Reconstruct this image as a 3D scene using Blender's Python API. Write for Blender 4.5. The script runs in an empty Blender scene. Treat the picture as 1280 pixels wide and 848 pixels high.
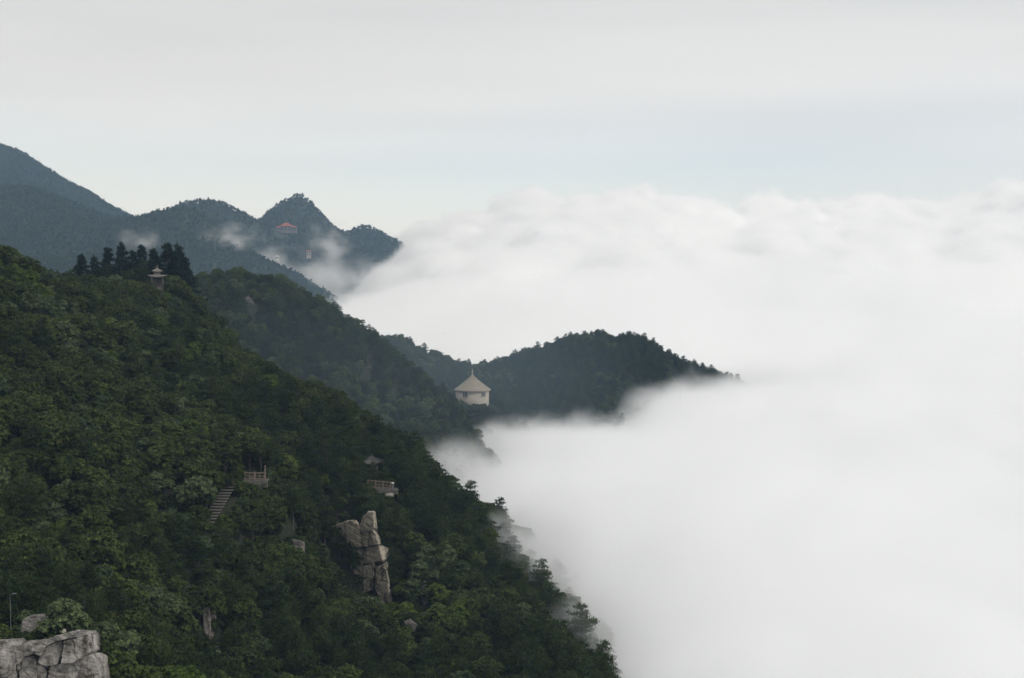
import bpy, bmesh, math, random, time
import numpy as np
from mathutils import Vector, noise as mnoise
T0 = time.time()
R = math.radians
sc = bpy.context.scene
COL = sc.collection

# ------------------------------------------------------------------ camera
F = 1758.0            # focal length in pixels of the 1280 px wide photograph
PITCH = math.atan((424 - 345) / F)
cam = bpy.data.objects.new('Camera', bpy.data.cameras.new('Camera'))
COL.objects.link(cam)
cam.data.sensor_width = 36.0
cam.data.lens = 36.0 * F / 1280.0
cam.data.clip_start = 0.5
cam.data.clip_end = 12000
cam.rotation_euler = (R(90) - PITCH, 0, 0)
sc.camera = cam

# ------------------------------------------------------------------ sky, sun, exposure
SKYOFF = (3.3, 1.0, 0.0)
SUN_EL, SUN_AZ = 44.0, 116.0      # azimuth measured clockwise from the view direction
w = bpy.data.worlds.new('World'); sc.world = w; w.use_nodes = True
nt = w.node_tree; nt.nodes.clear()
N = nt.nodes.new; L = nt.links.new
wo = N('ShaderNodeOutputWorld')
sky = N('ShaderNodeTexSky'); sky.sky_type = 'NISHITA'; sky.sun_disc = False
sky.sun_elevation = R(SUN_EL); sky.sun_rotation = R(SUN_AZ)
sky.altitude = 900; sky.air_density = 1.0; sky.dust_density = 0.6
bg_sky = N('ShaderNodeBackground'); bg_sky.inputs[1].default_value = 0.12
L(sky.outputs[0], bg_sky.inputs[0])
tc = N('ShaderNodeTexCoord')
mp = N('ShaderNodeMapping'); mp.inputs['Scale'].default_value = (1.0, 1.0, 4.0); mp.inputs['Location'].default_value = SKYOFF
L(tc.outputs['Generated'], mp.inputs[0])
n1 = N('ShaderNodeTexNoise'); n1.inputs['Scale'].default_value = 1.6; n1.inputs['Detail'].default_value = 2; n1.inputs['Roughness'].default_value = .4
L(mp.outputs[0], n1.inputs['Vector'])
sx = N('ShaderNodeSeparateXYZ'); L(tc.outputs['Generated'], sx.inputs[0])
er = N('ShaderNodeValToRGB')                      # how much of the sky the veil of stratus covers, by elevation
er.color_ramp.elements[0].position = 0.0; er.color_ramp.elements[0].color = (.90,)*3 + (1,)
er.color_ramp.elements[1].position = 0.16; er.color_ramp.elements[1].color = (.97,)*3 + (1,)
e = er.color_ramp.elements.new(0.075); e.color = (.66,)*3 + (1,)
e = er.color_ramp.elements.new(0.115); e.color = (.88,)*3 + (1,)
L(sx.outputs[2], er.inputs[0])
ma = N('ShaderNodeMath'); ma.operation = 'MULTIPLY_ADD'; ma.inputs[1].default_value = 1.3; ma.inputs[2].default_value = -.55
L(n1.outputs[0], ma.inputs[0])
mb = N('ShaderNodeMath'); mb.operation = 'ADD'; mb.use_clamp = True
L(er.outputs[0], mb.inputs[0]); L(ma.outputs[0], mb.inputs[1])
mp2 = N('ShaderNodeMapping'); mp2.inputs['Scale'].default_value = (1.2, 1.2, 14.0); mp2.inputs['Location'].default_value = (3.1, 0.4, 1.7)
L(tc.outputs['Generated'], mp2.inputs[0])
n2 = N('ShaderNodeTexNoise'); n2.inputs['Scale'].default_value = 1.3; n2.inputs['Detail'].default_value = 2
L(mp2.outputs[0], n2.inputs['Vector'])
cr = N('ShaderNodeValToRGB')
cr.color_ramp.elements[0].position = .22; cr.color_ramp.elements[0].color = (.70, .71, .718, 1)
cr.color_ramp.elements[1].position = .58; cr.color_ramp.elements[1].color = (.80, .81, .81, 1)
L(n2.outputs[0], cr.inputs[0])
bg_cl = N('ShaderNodeBackground'); bg_cl.inputs[1].default_value = 1.0
el = N('ShaderNodeValToRGB')                      # the overcast is brightest low down and greyer overhead
el.color_ramp.elements[0].position = 0.0; el.color_ramp.elements[0].color = (.98,)*3 + (1,)
el.color_ramp.elements[1].position = 0.20; el.color_ramp.elements[1].color = (.87,)*3 + (1,)
e = el.color_ramp.elements.new(0.09); e.color = (1.0,)*3 + (1,)
L(sx.outputs[2], el.inputs[0])
ml = N('ShaderNodeMix'); ml.data_type = 'RGBA'; ml.blend_type = 'MULTIPLY'; ml.inputs[0].default_value = 1.0
L(cr.outputs[0], ml.inputs[6]); L(el.outputs[0], ml.inputs[7])
L(ml.outputs[2], bg_cl.inputs[0])
mx = N('ShaderNodeMixShader'); L(mb.outputs[0], mx.inputs[0]); L(bg_sky.outputs[0], mx.inputs[1]); L(bg_cl.outputs[0], mx.inputs[2])
L(mx.outputs[0], wo.inputs[0])

sl = bpy.data.lights.new('Sun', 'SUN'); sl.energy = 1.2; sl.angle = R(11); sl.color = (1, .985, .96)
so = bpy.data.objects.new('Sun', sl); COL.objects.link(so)
so.rotation_euler = (R(90 - SUN_EL), 0, R(180 - SUN_AZ) )
sd = Vector((math.sin(R(SUN_AZ)) * math.cos(R(SUN_EL)), math.cos(R(SUN_AZ)) * math.cos(R(SUN_EL)), math.sin(R(SUN_EL))))
so.rotation_euler = sd.to_track_quat('Z', 'Y').to_euler()

sc.view_settings.view_transform = 'Standard'; sc.view_settings.look = 'None'
sc.view_settings.exposure = 0.06; sc.view_settings.gamma = 1.0
cy = sc.cycles
cy.use_denoising = True; cy.use_adaptive_sampling = True; cy.adaptive_threshold = .015
cy.max_bounces = 10; cy.diffuse_bounces = 4; cy.glossy_bounces = 2; cy.transmission_bounces = 4
cy.volume_bounces = 9; cy.transparent_max_bounces = 6
cy.volume_step_rate = 2.5; cy.volume_max_steps = 512
cy.sample_clamp_indirect = 6.0

# ------------------------------------------------------------------ helpers
cp, sp = math.cos(PITCH), math.sin(PITCH)
def P(u, v, d):
    """photograph pixel at a distance of d metres along y -> point in the place"""
    a, b = (u - 640) / F, (424 - v) / F
    X, Y, Z = a, cp + b * sp, -sp + b * cp
    s = d / Y
    return Vector((X * s, d, Z * s))
def proj(p):
    p = np.asarray(p, float)
    dep = p[..., 1] * cp - p[..., 2] * sp
    up = p[..., 1] * sp + p[..., 2] * cp
    dep = np.where(dep < 1e-3, 1e-3, dep)
    return 640 + F * p[..., 0] / dep, 424 - F * up / dep, dep

def tag(o, label=None, cat=None, group=None, kind=None):
    if label: o['label'] = label
    if cat: o['category'] = cat
    if group: o['group'] = group
    if kind: o['kind'] = kind
    return o
def link(name, me, mat=None, parent=None, loc=None):
    o = bpy.data.objects.new(name, me); COL.objects.link(o)
    if mat is not None and me is not None and not me.materials: me.materials.append(mat)
    if parent is not None: o.parent = parent
    if loc is not None: o.location = loc
    return o
def empty(name, loc, rz=0):
    o = bpy.data.objects.new(name, None); COL.objects.link(o); o.location = loc; o.rotation_euler = (0, 0, rz)
    o.empty_display_size = .3
    return o
def mesh(name, v, f, smooth=False):
    me = bpy.data.meshes.new(name)
    v = np.asarray(v, float); f = np.asarray(f, np.int32)
    me.vertices.add(len(v)); me.vertices.foreach_set('co', v.reshape(-1).astype(np.float32))
    k = f.shape[1]
    me.loops.add(f.size); me.loops.foreach_set('vertex_index', f.reshape(-1))
    me.polygons.add(len(f)); me.polygons.foreach_set('loop_start', np.arange(0, f.size, k, dtype=np.int32))
    me.update(calc_edges=True); me.validate()
    if smooth: me.polygons.foreach_set('use_smooth', np.ones(len(f), bool))
    return me
def bm_mesh(name, bm):
    me = bpy.data.meshes.new(name); bm.to_mesh(me); bm.free(); return me

# numpy perlin noise
_prng = np.random.default_rng(7)
_perm = _prng.permutation(512)
_perm = np.concatenate([_perm, _perm])
_g2 = np.stack([np.cos(np.arange(512) * 2.399), np.sin(np.arange(512) * 2.399)], -1)
def perlin(x, y):
    xi, yi = np.floor(x).astype(int), np.floor(y).astype(int)
    xf, yf = x - xi, y - yi
    u, v = xf**3 * (xf * (xf * 6 - 15) + 10), yf**3 * (yf * (yf * 6 - 15) + 10)
    def g(i, j, dx, dy):
        h = _perm[(_perm[i & 511] + j) & 511]
        return _g2[h, 0] * dx + _g2[h, 1] * dy
    a = g(xi, yi, xf, yf); b = g(xi + 1, yi, xf - 1, yf)
    c = g(xi, yi + 1, xf, yf - 1); d = g(xi + 1, yi + 1, xf - 1, yf - 1)
    return (a + u * (b - a)) * (1 - v) + (c + u * (d - c)) * v
def fbm(x, y, o=4, g=.5):
    s, a = 0, 1.0
    for k in range(o):
        s = s + a * perlin(x * 2**k + 17.3 * k, y * 2**k - 9.1 * k); a *= g
    return s
def billow(x, y, o=4, g=.5):
    s, a = 0, 1.0
    for k in range(o):
        s = s + a * (np.abs(perlin(x * 2**k + 5.7 * k, y * 2**k + 3.3 * k)) * 2 - .35); a *= g
    return s
class TPS:
    def __init__(s, pts, lam=0.0):
        p = np.asarray(pts, float); s.p = p[:, :2] / 100.0; n = len(p)
        A = np.zeros((n + 3, n + 3)); A[:n, :n] = s.k(s.p, s.p) + lam * np.eye(n)
        A[:n, n] = 1; A[:n, n + 1:] = s.p; A[n, :n] = 1; A[n + 1:, :n] = s.p.T
        s.w = np.linalg.solve(A, np.concatenate([p[:, 2], np.zeros(3)]))
    @staticmethod
    def k(a, b):
        r2 = ((a[:, None, :] - b[None, :, :])**2).sum(-1)
        return .5 * r2 * np.log(r2 + 1e-12)
    def __call__(s, x, y):
        sh = np.shape(x); q = np.stack([np.ravel(x), np.ravel(y)], -1) / 100.0
        out = np.empty(len(q)); n = len(s.p)
        for i in range(0, len(q), 20000):
            b = q[i:i + 20000]
            out[i:i + 20000] = s.k(b, s.p) @ s.w[:n] + s.w[n] + b @ s.w[n + 1:]
        return out.reshape(sh)

# ------------------------------------------------------------------ materials
def new_mat(name):
    m = bpy.data.materials.new(name); m.use_nodes = True
    return m, m.node_tree, m.node_tree.nodes['Principled BSDF']
def mat_noise(name, c1, c2, scale, rough=.85, detail=6, bump=0.0, bscale=None, stretch=(1, 1, 1), spec=.3, c3=None, c3scale=.3):
    m, nt, b = new_mat(name)
    N = nt.nodes.new; L = nt.links.new
    tc = N('ShaderNodeTexCoord'); mp = N('ShaderNodeMapping'); mp.inputs['Scale'].default_value = stretch
    L(tc.outputs['Object'], mp.inputs[0])
    n = N('ShaderNodeTexNoise'); n.inputs['Scale'].default_value = scale; n.inputs['Detail'].default_value = detail; n.inputs['Roughness'].default_value = .62
    L(mp.outputs[0], n.inputs['Vector'])
    r = N('ShaderNodeValToRGB'); r.color_ramp.elements[0].position = .34; r.color_ramp.elements[1].position = .66
    r.color_ramp.elements[0].color = (*c1, 1); r.color_ramp.elements[1].color = (*c2, 1)
    L(n.outputs[0], r.inputs[0])
    out = r.outputs[0]
    if c3:
        n3 = N('ShaderNodeTexNoise'); n3.inputs['Scale'].default_value = c3scale; n3.inputs['Detail'].default_value = 7; n3.inputs['Roughness'].default_value = .7
        L(mp.outputs[0], n3.inputs['Vector'])
        r3 = N('ShaderNodeValToRGB'); r3.color_ramp.elements[0].position = .5; r3.color_ramp.elements[1].position = .62
        L(n3.outputs[0], r3.inputs[0])
        mxc = N('ShaderNodeMix'); mxc.data_type = 'RGBA'; mxc.inputs[7].default_value = (*c3, 1)
        L(r3.outputs[0], mxc.inputs[0]); L(out, mxc.inputs[6]); out = mxc.outputs[2]
    L(out, b.inputs['Base Color'])
    b.inputs['Roughness'].default_value = rough
    b.inputs['Specular IOR Level'].default_value = spec
    if bump:
        nb = N('ShaderNodeTexNoise'); nb.inputs['Scale'].default_value = bscale or scale * 3; nb.inputs['Detail'].default_value = 8
        L(mp.outputs[0], nb.inputs['Vector'])
        bp = N('ShaderNodeBump'); bp.inputs['Strength'].default_value = 1; bp.inputs['Distance'].default_value = bump
        L(nb.outputs[0], bp.inputs['Height']); L(bp.outputs[0], b.inputs['Normal'])
    return m
def mat_leaf(name, c1, c2, translucent=.25, rough=.7):
    """foliage: hue differs from tree to tree and from leaf clump to leaf clump"""
    m, nt, b = new_mat(name)
    N = nt.nodes.new; L = nt.links.new
    oi = N('ShaderNodeObjectInfo'); tc = N('ShaderNodeTexCoord')
    n = N('ShaderNodeTexNoise'); n.inputs['Scale'].default_value = 1.5; n.inputs['Detail'].default_value = 3
    L(tc.outputs['Object'], n.inputs['Vector'])
    a = N('ShaderNodeMath'); a.operation = 'MULTIPLY_ADD'; a.inputs[1].default_value = .75; a.inputs[2].default_value = -.02
    L(oi.outputs['Random'], a.inputs[0])
    s = N('ShaderNodeMath'); s.operation = 'MULTIPLY_ADD'; s.inputs[1].default_value = 2.2; s.inputs[2].default_value = -1.1
    L(n.outputs[0], s.inputs[0])
    t = N('ShaderNodeMath'); t.operation = 'ADD'; t.use_clamp = True
    L(a.outputs[0], t.inputs[0]); L(s.outputs[0], t.inputs[1])
    mx = N('ShaderNodeMix'); mx.data_type = 'RGBA'
    mx.inputs[6].default_value = (*c1, 1); mx.inputs[7].default_value = (*c2, 1)
    L(t.outputs[0], mx.inputs[0])
    ge = N('ShaderNodeNewGeometry'); rp_ = N('ShaderNodeMapRange'); rp_.inputs[3].default_value = .4; rp_.inputs[4].default_value = 1.6
    L(ge.outputs['Random Per Island'], rp_.inputs[0])
    vs = N('ShaderNodeVectorMath'); vs.operation = 'SCALE'; L(mx.outputs[2], vs.inputs[0]); L(rp_.outputs[0], vs.inputs['Scale'])
    L(vs.outputs[0], b.inputs['Base Color']); b.inputs['Roughness'].default_value = rough; b.inputs['Specular IOR Level'].default_value = .12
    tr = N('ShaderNodeBsdfTranslucent'); L(vs.outputs[0], tr.inputs[0])
    ms = N('ShaderNodeMixShader'); ms.inputs[0].default_value = translucent
    L(b.outputs[0], ms.inputs[1]); L(tr.outputs[0], ms.inputs[2])
    L(ms.outputs[0], nt.nodes['Material Output'].inputs[0])
    return m
def mat_volume(name, color, density, anis=0.0):
    m = bpy.data.materials.new(name); m.use_nodes = True; nt = m.node_tree; nt.nodes.clear()
    o = nt.nodes.new('ShaderNodeOutputMaterial'); v = nt.nodes.new('ShaderNodeVolumePrincipled')
    v.inputs['Color'].default_value = (*color, 1); v.inputs['Density'].default_value = density
    v.inputs['Anisotropy'].default_value = anis
    v.inputs['Absorption Color'].default_value = (1, 1, 1, 1)
    nt.links.new(v.outputs[0], o.inputs['Volume'])
    return m
M = {}
M['ground'] = mat_noise('forest_floor', (.012, .018, .008), (.034, .036, .018), 1.2, bump=.25)
M['far_ground'] = mat_noise('distant_forest_floor', (.024, .036, .018), (.04, .055, .026), .02)
M['bark'] = mat_noise('bark', (.045, .036, .03), (.09, .075, .06), 3, bump=.02, stretch=(1, 1, .25))
M['leaf_dark'] = mat_leaf('leaf_dark', (.028, .042, .011), (.068, .086, .021))
M['leaf_mid'] = mat_leaf('leaf_mid', (.040, .062, .015), (.094, .124, .031))
M['leaf_bright'] = mat_leaf('leaf_bright', (.064, .105, .018), (.138, .184, .038), .35)
M['leaf_grey'] = mat_leaf('leaf_grey', (.048, .076, .032), (.115, .145, .062))
M['needle'] = mat_leaf('needle', (.024, .042, .013), (.062, .088, .024), .15)
M['conifer'] = mat_leaf('conifer', (.015, .030, .018), (.028, .048, .024), .1)
M['far_leaf'] = mat_leaf('distant_leaf', (.036, .060, .026), (.080, .115, .040), .15)
M['rock'] = mat_noise('grey_rock', (.10, .092, .082), (.38, .35, .315), 1.1, bump=.07, bscale=5, c3=(.055, .048, .04), c3scale=.75)
M['cliff_rock'] = mat_noise('cliff_rock', (.24, .205, .155), (.46, .41, .33), .55, bump=.1, bscale=2.5, stretch=(1.6, 1.6, .6), c3=(.07, .06, .045), c3scale=.45)
M['rock_dark'] = mat_noise('dark_rock', (.06, .055, .05), (.15, .135, .12), .7, bump=.06, bscale=3)
M['rock_pink'] = mat_noise('pinkish_rock', (.11, .098, .085), (.24, .212, .185), .6, bump=.06, bscale=3, c3=(.08, .07, .06), c3scale=.4)
M['stone'] = mat_noise('pale_stone', (.30, .275, .24), (.42, .39, .345), 1.2, bump=.015, bscale=8)
M['step'] = mat_noise('worn_step_stone', (.075, .068, .058), (.15, .138, .12), 1.5, bump=.02, bscale=9)
M['old_stone'] = mat_noise('weathered_stone', (.12, .11, .096), (.21, .193, .17), 1.2, bump=.02, bscale=8)
M['dark_tile'] = mat_noise('dark_roof_tile', (.05, .048, .045), (.10, .095, .085), 1.5, stretch=(1, 1, 3))
M['rail'] = mat_noise('painted_concrete_rail', (.15, .11, .09), (.23, .17, .14), 2.5, bump=.01)
M['roof_buff'] = mat_noise('buff_roof', (.22, .19, .148), (.29, .255, .205), .8, stretch=(1, 1, 3), bump=.02, bscale=6)
M['wall_buff'] = mat_noise('buff_masonry', (.32, .285, .235), (.41, .37, .315), 1.1, bump=.015, bscale=6)
M['glass'] = mat_noise('dark_window_glass', (.02, .022, .025), (.04, .045, .05), 1, rough=.15, spec=.5)
M['roof_red'] = mat_noise('red_roof', (.26, .085, .06), (.34, .12, .08), .3)
M['white'] = mat_noise('white_paint', (.62, .60, .57), (.74, .72, .69), .4)
M['metal'] = mat_noise('weathered_metal', (.12, .12, .115), (.2, .2, .195), 6, rough=.5)
M['cloud'] = mat_noise('cloud_core', (.80, .81, .82), (.95, .95, .95), .0045, rough=1, spec=0, detail=2, stretch=(1, .3, 1))  # soft grey shading of the cloud sea, painted into its colour as broad noise
M['veil'] = mat_volume('veil', (.62, .82, 1.0), 1.0)
M['mist'] = mat_volume('mist', (1, 1, 1), 1.0, .25)

# ------------------------------------------------------------------ near and middle hills (one sheet of terrain)
DECK = -47.0
CH = 3.9          # canopy height taken off where a control point was read on the tree tops
ctrl = []
def c_(u, v, d, off=CH): p = P(u, v, d); ctrl.append((p.x, p.y, p.z - off))
def h_(x, y, z): ctrl.append((x, y, z))
# left hill, seen across: bottom to top
for u, v, d in [(0, 720, 133), (0, 620, 150), (0, 500, 172), (0, 402, 198), (0, 318, 232), (45, 336, 245), (85, 368, 262),
                (90, 740, 126), (150, 800, 122), (60, 680, 138), (100, 560, 166), (100, 450, 202), (200, 450, 228), (150, 380, 262),
                (200, 550, 188), (300, 545, 207), (400, 558, 219), (200, 640, 168), (130, 690, 146),
                (245, 790, 150), (300, 690, 171), (350, 640, 184), (300, 760, 158), (270, 845, 143), (400, 770, 166), (390, 848, 151), (370, 690, 178),
                (540, 640, 214), (520, 700, 199), (560, 760, 182), (500, 800, 168), (600, 815, 167), (660, 850, 158), (615, 775, 180)]:
    c_(u, v, d)
# knoll with the gazebo, and the spur that runs down from it to the clouds
for u, v, d in [(100, 352, 292), (150, 345, 300), (200, 350, 300), (240, 362, 300), (250, 412, 290), (300, 448, 278), (350, 478, 268), (400, 502, 260),
                (440, 520, 254), (490, 548, 248), (530, 578, 240), (565, 612, 232), (592, 662, 217), (622, 716, 206), (672, 762, 194), (712, 806, 177), (742, 850, 162)]:
    c_(u, v, d)
# steps, terrace and cliff: read on the ground
for u, v, d in [(288, 602, 182), (268, 634, 175), (247, 668, 168), (228, 690, 163), (320, 604, 184), (345, 606, 186)]: c_(u, v, d, .25)
for u, v, d in [(478, 616, 214), (450, 612, 212), (495, 614, 216)]: c_(u, v, d, .6)
for u, v, d in [(440, 640, 205), (470, 650, 206)]: c_(u, v, d, 1.5)
for u, v, d in [(440, 765, 196), (475, 765, 196)]: c_(u, v, d, 3)
# rock outcrop in the lower left corner
for u, v, d in [(20, 790, 107), (70, 795, 107)]: c_(u, v, d, 1.0)
h_(-40, 100, -43); h_(-33, 100, -44); h_(-27, 103, -42); h_(-20, 115, -41); h_(-50, 97, -42); h_(-36, 111, -31.6)
# hidden ground behind the spur
for x, y, z in [(-30, 300, -46), (-60, 318, -36), (-14, 272, -50), (-75, 330, -26), (6, 235, -54), (-10, 318, -56), (-100, 335, -18)]: h_(x, y, z)
# a second, lower spur that shows through the mist
for u, v, d in [(586, 630, 264), (618, 660, 250), (645, 686, 238), (672, 712, 224)]: c_(u, v, d)
h_(5, 229, -55); h_(-3, 243, -53)
for x, y, z in [(18, 160, -66), (19, 180, -66), (15, 200, -62), (14, 222, -60), (12, 245, -60), (24, 140, -70)]: h_(x, y, z)
# second ridge
for u, v, d in [(235, 345, 402), (280, 337, 408), (330, 337, 408), (380, 360, 404), (420, 388, 402), (450, 408, 402), (480, 428, 402), (530, 468, 402), (575, 512, 402),
                (270, 385, 378), (300, 415, 368), (360, 445, 364), (420, 480, 360), (480, 520, 362), (530, 555, 356), (360, 400, 384), (430, 440, 380), (490, 480, 382)]:
    c_(u, v, d)
for x, y, z in [(-90, 470, -40), (-40, 460, -52), (-10, 460, -62), (-150, 440, -14)]: h_(x, y, z)
# pavilion saddle and the wooded hill
for u, v, d in [(478, 424, 560), (500, 420, 562), (518, 434, 562), (532, 447, 562), (552, 443, 566), (566, 450, 568), (580, 462, 575), (600, 465, 580), (620, 455, 588), (660, 438, 594), (700, 424, 598),
                (735, 417, 600), (770, 421, 600), (800, 421, 600), (825, 435, 598), (850, 457, 596), (880, 465, 594), (912, 475, 592), (948, 494, 590),
                (540, 480, 515), (620, 500, 520), (700, 470, 552), (760, 470, 552), (820, 478, 556), (680, 510, 518), (760, 505, 524), (560, 500, 490)]:
    c_(u, v, d)
for u, v, d in [(575, 503, 472), (605, 503, 472), (590, 503, 480)]: c_(u, v, d, 0)
for u, v, d in [(600, 530, 452), (650, 535, 478), (690, 545, 500)]: c_(u, v, d, 4)
for x, y, z in [(-9, 432, -64), (-20, 422, -62), (2, 432, -68), (8, 445, -66), (-5, 403, -57), (1, 398, -63)]: h_(x, y, z)
for x, y, z in [(10, 400, -62), (40, 480, -62), (80, 560, -60), (60, 680, -62), (-30, 690, -60), (0, 640, -52), (110, 640, -62), (140, 560, -66), (-90, 640, -46), (-90, 560, -36)]: h_(x, y, z)
# outside the frame, and under the clouds
for x, y, z in [(-130, 230, 12), (-150, 130, -6), (-120, 100, -18), (-170, 320, 8), (-220, 420, 6), (-240, 250, 20), (-220, 600, -20), (-60, 80, -36), (-110, 170, -3),
                (60, 150, -80), (120, 300, -90), (160, 450, -85), (200, 700, -90), (30, 90, -70), (230, 550, -90), (60, 330, -80), (-100, 760, -70), (60, 780, -80)]: h_(x, y, z)
tps = TPS(ctrl, 0.0)
GX0, GX1, GY0, GY1, GS = -260.0, 240.0, 72.0, 780.0, 2.5
gx = np.arange(GX0, GX1 + .1, GS); gy = np.arange(GY0, GY1 + .1, GS)
XX, YY = np.meshgrid(gx, gy)
ZZ = tps(XX, YY)
ZZ += 1.5 * fbm(XX / 26, YY / 26, 4)
ZZ = np.clip(ZZ, -110, 45)
def cut(path, half, drop):
    q = [P(*p) for p in path]
    for a, b in zip(q, q[1:]):
        d_ = b - a; t = np.clip(((XX - a.x) * d_.x + (YY - a.y) * d_.y) / (d_.x**2 + d_.y**2), 0, 1)
        dist = np.hypot(XX - a.x - d_.x * t, YY - a.y - d_.y * t); z = a.z + d_.z * t - drop + np.maximum(0, dist - half) * .9
        ZZ[:] = np.where(dist < half + 6, np.minimum(ZZ, z), ZZ)
STEPS = [(291, 601.5, 183.8), (281, 616, 180), (272, 632, 176.5), (262, 648, 173), (252, 664, 169)]
cut(STEPS + [(246, 674, 166.5)], 2.6, .6)
cut([(230, 678, 165.5), (223, 688, 163)], 2.2, .6)
cut([(286, 602, 184.5), (344, 602, 184.5)], 2.4, .7)
cut([(459, 612, 214), (497, 614, 214)], 2.2, .6)
def sample(G, x, y):
    fx = np.clip((np.asarray(x, float) - GX0) / GS, 0, len(gx) - 1.001); fy = np.clip((np.asarray(y, float) - GY0) / GS, 0, len(gy) - 1.001)
    i, j = fx.astype(int), fy.astype(int); a, b = fx - i, fy - j
    return (G[j, i] * (1 - a) + G[j, i + 1] * a) * (1 - b) + (G[j + 1, i] * (1 - a) + G[j + 1, i + 1] * a) * b
def ground(x, y): return sample(ZZ, x, y)
def grid_mesh(name, X, Y, Z):
    r, c = X.shape; i = np.arange(r * c).reshape(r, c)
    return mesh(name, np.stack([X, Y, Z], -1).reshape(-1, 3), np.stack([i[:-1, :-1], i[:-1, 1:], i[1:, 1:], i[1:, :-1]], -1).reshape(-1, 4), True)
hill = link('terrain', grid_mesh('terrain', XX, YY, ZZ), M['ground'])
tag(hill, 'steep forested slopes of the near hill and the ridges behind it', kind='structure')

# ------------------------------------------------------------------ far mountains
ctrl = []
FO = 3.4
for u, v, d in [(-80, 225, 1700), (0, 237, 1650), (45, 238, 1640), (90, 250, 1600), (150, 276, 1550), (165, 268, 1550), (200, 264, 1550), (222, 262, 1550), (250, 268, 1530), (280, 292, 1500), (330, 330, 1450), (380, 358, 1420), (425, 388, 1400),
                (0, 300, 1380), (100, 310, 1380), (200, 310, 1400), (260, 330, 1370), (320, 362, 1350), (0, 350, 1180), (150, 350, 1200), (-150, 300, 1350),
                (-90, 150, 2300), (-40, 165, 2300), (0, 181, 2300), (30, 192, 2300), (60, 212, 2300), (100, 238, 2280), (140, 266, 2250), (60, 240, 2050), (0, 215, 2100), (-90, 200, 2050),
                (235, 258, 1800), (255, 254, 1800), (275, 259, 1800), (298, 282, 1790), (306, 294, 1780),
                (310, 290, 2020), (332, 266, 2010), (352, 252, 2000), (363, 246, 2000), (368, 240, 2000), (378, 240, 2000), (388, 250, 2000), (400, 262, 2000), (415, 278, 2000), (428, 293, 2000), (442, 284, 1990), (457, 282, 1985), (475, 292, 1980), (495, 304, 1975), (520, 316, 1970), (424, 312, 1930), (418, 335, 1830), (560, 360, 1960),
                (360, 290, 1890), (340, 315, 1800), (390, 310, 1820), (372, 340, 1700), (455, 315, 1880), (440, 345, 1790), (480, 330, 1880), (410, 368, 1600)]:
    c_(u, v, d, FO)
for x, y, z in [(-260, 1650, -30), (-360, 1750, -10), (-420, 1950, 10), (-250, 2250, -40), (-500, 2600, 20), (-900, 2600, 120), (-100, 2300, -60), (-60, 1700, -90), (-140, 1400, -90),
                (0, 2000, -90), (-300, 1050, -90), (-700, 1050, -40), (-1000, 1500, 90), (-1000, 2100, 200), (-100, 1100, -100), (-600, 2050, 60), (60, 2400, -100)]: h_(x, y, z)
tpf = TPS(ctrl, 0.0)
FS = 6.5
fx = np.arange(-1050, 91, FS); fy = np.arange(1040, 2680, FS)
FX, FY = np.meshgrid(fx, fy)
FZ = tpf(FX, FY)
rid = (.5 - np.abs(fbm(FX / 170, FY / 170, 4))) * 16 - 6
FZ = np.clip(FZ + rid * np.clip((FZ + 60) / 60, 0, 1) * 1.15 + fbm(FX / 60, FY / 60, 3) * 4, -120, 330)
def fground(x, y):
    a = np.clip((x - fx[0]) / FS, 0, len(fx) - 1.001); b = np.clip((y - fy[0]) / FS, 0, len(fy) - 1.001)
    i, j = a.astype(int), b.astype(int); a, b = a - i, b - j
    return (FZ[j, i] * (1 - a) + FZ[j, i + 1] * a) * (1 - b) + (FZ[j + 1, i] * (1 - a) + FZ[j + 1, i + 1] * a) * b
far = link('mountains', grid_mesh('mountains', FX, FY, FZ), M['far_ground'])
tag(far, 'far blue-green mountains above the sea of clouds', kind='structure')

# ------------------------------------------------------------------ sea of clouds: a solid core and a soft skin of mist
cu = np.array([330, 430, 480, 520, 560, 600, 650, 700, 750, 800, 850, 900, 940, 1000, 1060, 1110, 1160, 1220, 1280, 1400, 1700])
cv = np.array([352, 350, 335, 312, 285, 268, 262, 258, 250, 240, 254, 266, 270, 258, 262, 262, 258, 250, 236, 235, 240])
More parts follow.
